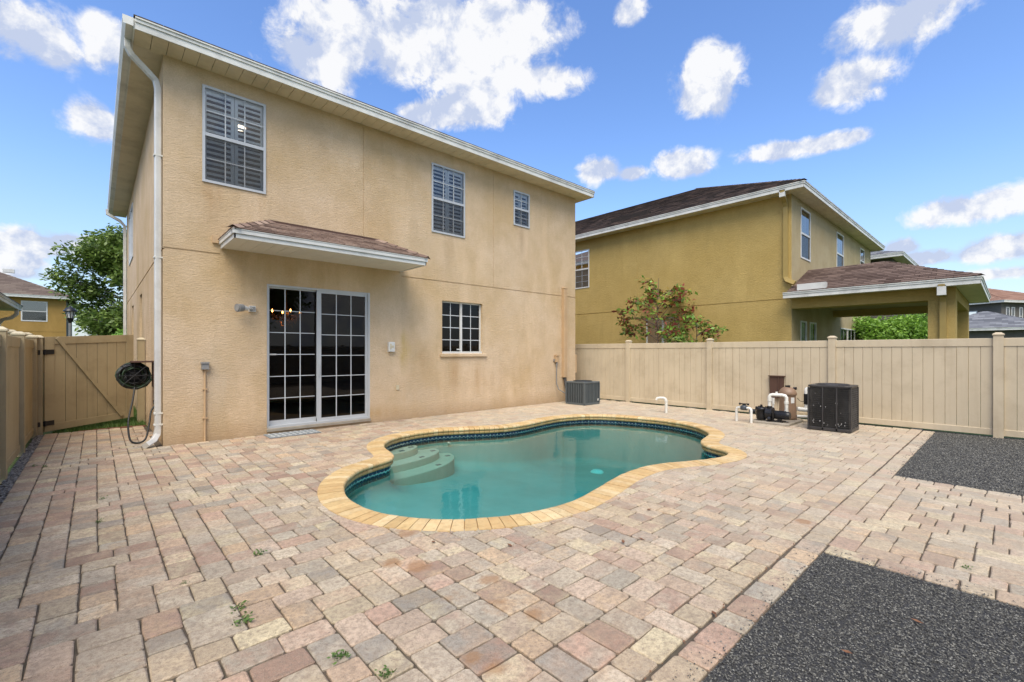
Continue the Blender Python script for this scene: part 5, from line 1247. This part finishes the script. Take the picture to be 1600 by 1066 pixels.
k = MB(); k.box(px0-.01, px0+.16, 3.45, 4.15, 3.24, 3.42); k.build('diverter', M['white'], po)
ds = MB(); ds.tube([(px0+.02, 1.12, 3.1), (px0+.02, 1.12, 2.98), (NX-.1, 1.12, 2.85), (NX-.045, 1.12, 2.7), (NX-.045, 1.12, 0)], 0, sq=(.06, .045)); ds.build('downspout', M['gutterol'], nh)
k = MB(); k.box(px0-.02, px0+.1, 1.04, 1.2, 2.84, 3.07); k.build('downspout_elbow', M['white'], nh)

# ------------------------------------------------------------------ far houses
def far_house(loc, x0, x1, y0, y1, z, wall, roofm, label, wins_b=(), wins_s=(), pitch=.4, over=.45, fz=.17, shing=None):
    h = empty('house', loc, label, 'house')
    fB, fS = fback((0, y0)), fside((x0, 0))
    k = MB(fB); wall_face(k, x0, x1, -.05, z, [w_[:4]+(.06,) for w_ in wins_b]+([(x0, x1, 2.85, 2.89, .015, 1)] if z > 4 else [])); k.build('wall', M[wall], h)
    k = MB(fS); wall_face(k, y0, y1, -.05, z, [w_[:4]+(.06,) for w_ in wins_s]+([(y0, y1, 2.85, 2.89, .015, 1)] if z > 4 else [])); k.build('wall', M[wall], h)
    k = MB(); k.quad((x1, y0, -.05), (x1, y1, -.05), (x1, y1, z), (x1, y0, z)); k.quad((x0, y1, -.05), (x1, y1, -.05), (x1, y1, z), (x0, y1, z)); k.box(x0+.3, x1-.3, y0+.3, y1-.3, 0, z-.1); k.build('wall', M['dkgrey'], h)
    for w_ in wins_b: window(h, fB, *w_[:4], glass='glassfar', cols=1, rows=1, shutters=False, blind=True, fmat='white', fw=.07)
    for w_ in wins_s: window(h, fS, *w_[:4], glass='glassfar', cols=1, rows=1, shutters=False, blind=True, fmat='white', fw=.07)
    k = MB(); k.box(x0-over, x1+over, y0-over, y0, z, z+.02); k.box(x0-over, x0, y0, y1+over, z, z+.02); k.build('soffit', M['soffit'], h)
    fascia(h, [(x0-over, y1+over), (x0-over, y0-over), (x1+over, y0-over), (x1+over, y1+over)], z, z+fz)
    rp = hip(x0-over, x1+over, y0-over, y1+over, z+fz+.01, pitch); k = MB(); roof_slab(k, rp); ro = k.build('roof', M[roofm], h, recalc=False)
    shingle_stuff(ro, [rp[0], rp[3]], M[roofm], pitch=.3, wd=.6)
    return h, ro, rp
h, ro, rp = far_house((-6, 46, 0), -16, -1.6, 46.3, 54, 5.25, 'ochre', 'shingle_far', 'distant ochre house with brown hip roof beyond the left fence', wins_b=((-3.85, -2.55, 3.60, 5.02),), pitch=.46)
k = MB(); k.box(-6.3, -5.7, 50.2, 50.5, rp[0][2].z-.05, rp[0][2].z+.2); k.box(-5.1, -4.5, 50.2, 50.5, rp[0][2].z-.05, rp[0][2].z+.2); k.build('roof_vent', M['white'], ro)
# near-left neighbour: single-storey eave
h2 = empty('house', (-5, 16, 0), 'dark low neighbouring house whose white gutter corner shows at the left edge', 'house')
k = MB(); k.box(-9, -2.45, 9, 22.95, -.05, 2.9); k.build('wall', M['dkgrey'], h2)
k = MB(); k.box(-9.4, -1.95, 8.6, 23.4, 2.9, 2.93); k.build('soffit', M['soffit'], h2)
fascia(h2, [(-9.4, 8.6), (-1.95, 8.6), (-1.95, 23.4), (-9.4, 23.4)], 2.92, 3.06, mat='white')
rp = hip(-9.5, -1.9, 8.5, 23.45, 3.07, .5); k = MB(); roof_slab(k, rp); r2 = k.build('roof', M['shingle_grey'], h2, recalc=False); shingle_stuff(r2, [rp[0], rp[1]], M['shingle_grey'], .2, .4)
k = MB(); k.tube([(-1.98, 22.6, 2.95), (-1.98, 22.6, 2.75), (-2.1, 22.6, 2.62), (-2.3, 22.6, 2.55), (-2.39, 22.6, 2.4), (-2.39, 22.6, 0)], 0, sq=(.06, .05)); k.build('downspout', M['white'], h2)
# behind the olive house and far right
far_house((32, 8, 0), 29.0, 34.6, 3.95, 14, 6.1, 'dkgrey', 'shingle_grey', 'pale grey roofed house whose hip shows just behind the olive house', pitch=.32)
fh, _r, _p = far_house((55.6, .55, 0), 55.6, 66, .55, 12, 5.55, 'dkgrey', 'shingle_tan', 'distant grey two storey house with tan roof at the right edge', wins_b=((56.1, 56.5, 3.7, 5.2), (56.7, 57.1, 3.7, 5.2), (57.6, 58.0, 3.7, 5.2)), wins_s=((2.2, 3.4, 3.9, 5.0),), pitch=.36)
fh.rotation_euler.z = R(-30)
far_house((52, 2, 0), 47.5, 53.5, -1.8, 4.5, 3.0, 'dkgrey', 'shingle_grey', 'low grey outbuilding with hip roof before the distant grey house', pitch=.40)

# ------------------------------------------------------------------ trees and plants
def leaves(n, sampler, size, asp=.45, droop=.3):
    P = sampler(n); m = len(P); s = size*rng.uniform(.6, 1.3, m)
    d = rng.normal(0, 1, (m, 3)); d[:, 2] = d[:, 2]*.5-droop; d /= np.linalg.norm(d, axis=1)[:, None]
    u = np.cross(d, rng.normal(0, 1, (m, 3))+np.array([0, 0, 1.2])); u /= np.linalg.norm(u, axis=1)[:, None]
    a = P; b = P+d*s[:, None]*.5+u*s[:, None]*asp*.5; c = P+d*s[:, None]; e = P+d*s[:, None]*.5-u*s[:, None]*asp*.5
    return np.stack([a, b, c, e], 1).reshape(-1, 3), np.arange(m*4).reshape(-1, 4)
def tree(loc, height, radius, nlimb, nleaf, lsize, mat, bark, label, cat='tree', trunk_r=.14, crown0=.3, seed=1, squash=.8, name='tree', group=None, clump=.5, fill=None):
    rs = np.random.default_rng(seed); rd = random.Random(seed)
    t = empty(name, loc, label, cat, group); x, y, z = loc
    tips = []; k = MB(); H_ = height
    zt = z+H_*crown0
    k.tube([(x, y, z-.05), (x+.03*H_/5, y, z+H_*.25), (x-.02*H_/5, y+.02, z+H_*.5), (x+.03, y, z+H_*.82)], [trunk_r, trunk_r*.8, trunk_r*.6, trunk_r*.2], n=10)
    k.build('trunk', M[bark], t)
    lb = MB()
    for i in range(nlimb):
        f = rd.uniform(0, 1); h0 = z+H_*(crown0*.8+f*(.75-crown0*.8)); a = i*2.4+rd.uniform(-.4, .4)
        prof_ = math.sin(math.pi*(.18+.72*f)); L_ = radius*prof_*rd.uniform(.7, 1.12)
        ez_ = h0+L_*rd.uniform(.15, .7)*(.5+f)
        p0 = Vector((x, y, h0)); p3 = Vector((x+math.cos(a)*L_, y+math.sin(a)*L_, ez_)); pm = p0.lerp(p3, .5)+Vector((0, 0, L_*.12))
        lb.tube([p0, pm, p3], [trunk_r*.35, trunk_r*.22, trunk_r*.06], n=6); tips.append((p3, .55)); tips.append((pm.lerp(p3, .4), .65)); tips.append((pm, .45))
        for j in range(3):
            b = a+rd.uniform(-1, 1); q = pm.lerp(p3, rd.uniform(0, .9)); q2 = q+Vector((math.cos(b), math.sin(b), rd.uniform(.1, .7)))*L_*.35
            lb.tube([q, q2], [trunk_r*.12, trunk_r*.04], n=5); tips.append((q2, .45))
    lb.build('limb', M[bark], t)
    T_ = np.array([tuple(p) for p, _ in tips]); Wt = np.array([w_ for _, w_ in tips])
    def samp(n):
        i = rs.integers(0, len(T_), n); r_ = radius*clump*Wt[i][:, None]; q = rs.normal(0, 1, (n, 3)); q /= np.linalg.norm(q, axis=1)[:, None]; q *= rs.uniform(.25, 1, (n, 1))**.6; q[:, 2] *= squash*.62
        return T_[i]+q*r_
    V, F_ = leaves(nleaf, samp, lsize)
    me = fastmesh('crown', V-np.array(loc), F_, mat if isinstance(mat, list) else [mat], rs.uniform(0, 1, len(F_)))
    if isinstance(mat, list):
        cx_ = V.reshape(-1, 4, 3)[:, 0]; mi = np.array([int(abs(noise.noise(Vector(p)*2.2)*2.6+rs.uniform(-.35, .45))*1.0*len(mat)) % len(mat) for p in cx_], dtype=np.int32); me.polygons.foreach_set('material_index', mi)
    link('crown', me, t, loc); return t
tree((1.2, 31.5, 0), 9.0, 2.1, 46, 34000, .23, M['leaf'], 'barkpale', 'leafy green tree growing behind the gate beside the beige house', trunk_r=.16, crown0=.26, seed=4, clump=.72, squash=1.25)
tree((1.3, 26.5, 0), 2.9, 1.2, 10, 4500, .16, M['leafbright'], 'bark', 'low bright green shrub below the tree behind the gate', 'shrub', trunk_r=.05, crown0=.2, seed=8, name='shrub')
tree((14.3, 8.2, 0), 4.9, 1.15, 24, 1500, .18, [M['leafred'], M['leaf'], M['leafbright'], M['leafred'], M['leafyel'], M['leafbright']], 'bark', 'sparse red and green leaved shrub against the olive wall', 'shrub', trunk_r=.035, crown0=.35, seed=12, name='shrub', clump=.42)
tree((14.35, 6.85, 0), 3.1, .8, 14, 1000, .15, [M['leaf'], M['leafbright'], M['leafred']], 'bark', 'small green shrub beside the red leaved one, top just over the fence', 'shrub', trunk_r=.03, crown0=.3, seed=15, name='shrub', clump=.5)
tree((24.2, 3.5, 0), 3.0, 1.75, 34, 20000, .15, M['leafbright'], 'bark', 'dense bright green bush seen through the olive house porch', 'bush', trunk_r=.08, crown0=.15, seed=21, name='bush', clump=.7, squash=1.1)
tree((-2.5, -13, 0), 9.5, 3.6, 22, 9000, .30, M['leaf'], 'bark', 'tall tree behind the viewer, visible only reflected in the upstairs glass', trunk_r=.22, crown0=.3, seed=31)
tree((6.5, -14, 0), 8.5, 3.8, 22, 9000, .30, M['leaf'], 'bark', 'broad tree beyond the back fence, seen only as a reflection', trunk_r=.22, crown0=.25, seed=33)
# street lamp
sl_ = empty('street_lamp', (-.71, 23.66, 0), 'black lantern street lamp on a grey post behind the gate', 'street lamp')
k = MB(); k.cyl((-.71, 23.66, 0), (-.71, 23.66, 2.55), .06, .05, n=12); k.build('post', M['post'], sl_)
k = MB(); k.lathe((-.71, 23.66, 2.5), [(.04, 0), (.05, .08), (.09, .18), (.10, .24)], 12); k.build('lamp_base', M['black'], sl_)
k = MB(); k.lathe((-.71, 23.66, 2.74), [(.085, 0), (.14, .24)], 8, smooth=False); k.build('lamp_glass', M['opal'], sl_)
k = MB()
for i in range(8): a = 2*math.pi*i/8; k.cyl((-.71+.088*math.cos(a), 23.66+.088*math.sin(a), 2.74), (-.71+.145*math.cos(a), 23.66+.145*math.sin(a), 2.98), .010, n=5)
k.lathe((-.71, 23.66, 2.98), [(.20, 0), (.195, .03), (.12, .12), (.04, .17), (.02, .21), (0, .22)], 16); k.build('lamp_roof', M['black'], sl_)

# weeds in the joints
WD = [(.891, 3.748, .07, 'lone weed tuft in a paver joint left of the pool'), (.621, 3.039, .075, 'upper of two weeds close together in the near joints'), (.61, 2.862, .085, 'lower, bigger of the two weeds close together'), (.875, 2.208, .08, 'weed near the bottom edge below the grey pavers'), (.979, 1.947, .07, 'weed touching the bottom edge of the picture'), (.421, 3.599, .035, 'tiny weed in the joint left of the lone tuft'),
      (-.49, 8.437, .06, 'small weed at the left edge of the passage pavers'), (-.60, 8.61, .05, 'weed beside the pebbles along the left fence'), (.048, 6.216, .05, 'small weed in the left passage paving'), (4.444, .209, .05, 'faint weed between the two gravel beds'), (.02, 5.4, .045, 'small weed in the left paving below the hose')]
for i, (x, y, s, lab) in enumerate(WD):
    rs = np.random.default_rng(100+i); n = 46
    def sm(n, x=x, y=y, s=s, rs=rs): a = rs.normal(0, s*.28, (n, 3)); a[:, 2] = abs(a[:, 2])*.8; return a+np.array([x, y, -.004])
    V, F_ = leaves(n, sm, s*.32, asp=.45, droop=-.3)
    me = fastmesh('weed', V-np.array([x, y, 0]), F_, M['weed'], rs.uniform(0, 1, len(F_))); link('weed', me, None, (x, y, 0), label=lab, cat='weed', group='weeds in the paver joints')
DL = [(2.35, 2.6, 'dry brown leaf curled on the pavers below the pool'), (3.05, 2.05, 'dark leaf scrap right of the rusty pavers'), (3.2, 1.98, 'second leaf scrap right of the rusty pavers'), (3.85, 2.30, 'dry leaf between pool and near gravel'), (1.95, 3.05, 'tiny dry leaf by the yellow coping'), (3.35, .35, 'pale dry leaf on the near gravel'), (2.6, 1.142, 'leaf litter stuck in the long joint near the gravel corner'), (2.75, .55, 'pale leaf lying on the near gravel towards the frame corner')]
for i, (x, y, lab) in enumerate(DL):
    a = random.uniform(0, 6.28); s = .028; k = MB(); c, d = math.cos(a)*s, math.sin(a)*s
    k.add([(x-c, y-d, .006), (x+d*.5, y-c*.5, .012), (x+c, y+d, .016), (x-d*.5, y+c*.5, .012), (x, y, .004)], [(0, 1, 4), (1, 2, 4), (2, 3, 4), (3, 0, 4)])
    k.build('dry_leaf', M['dryleaf'], None, label=lab, cat='leaf', group='fallen leaves on the patio', recalc=False)
k = MB()
for i in range(160):      # litter in the long joint
    x = random.choice((random.uniform(1.5, 4.1), random.uniform(8.2, 11.2))); y = 1.134+random.gauss(0, .006); s = random.uniform(.004, .012); a = random.uniform(0, 6)
    k.add([(x-s, y, .0), (x+s*math.cos(a), y+s*math.sin(a)*.6, .004), (x, y+s*.4, .007)], [(0, 1, 2)])
k.build('leaf_litter', M['dryleaf'], None, label='thin line of brown leaf litter in the long paver joint', cat='leaf litter', kind='stuff', recalc=False)
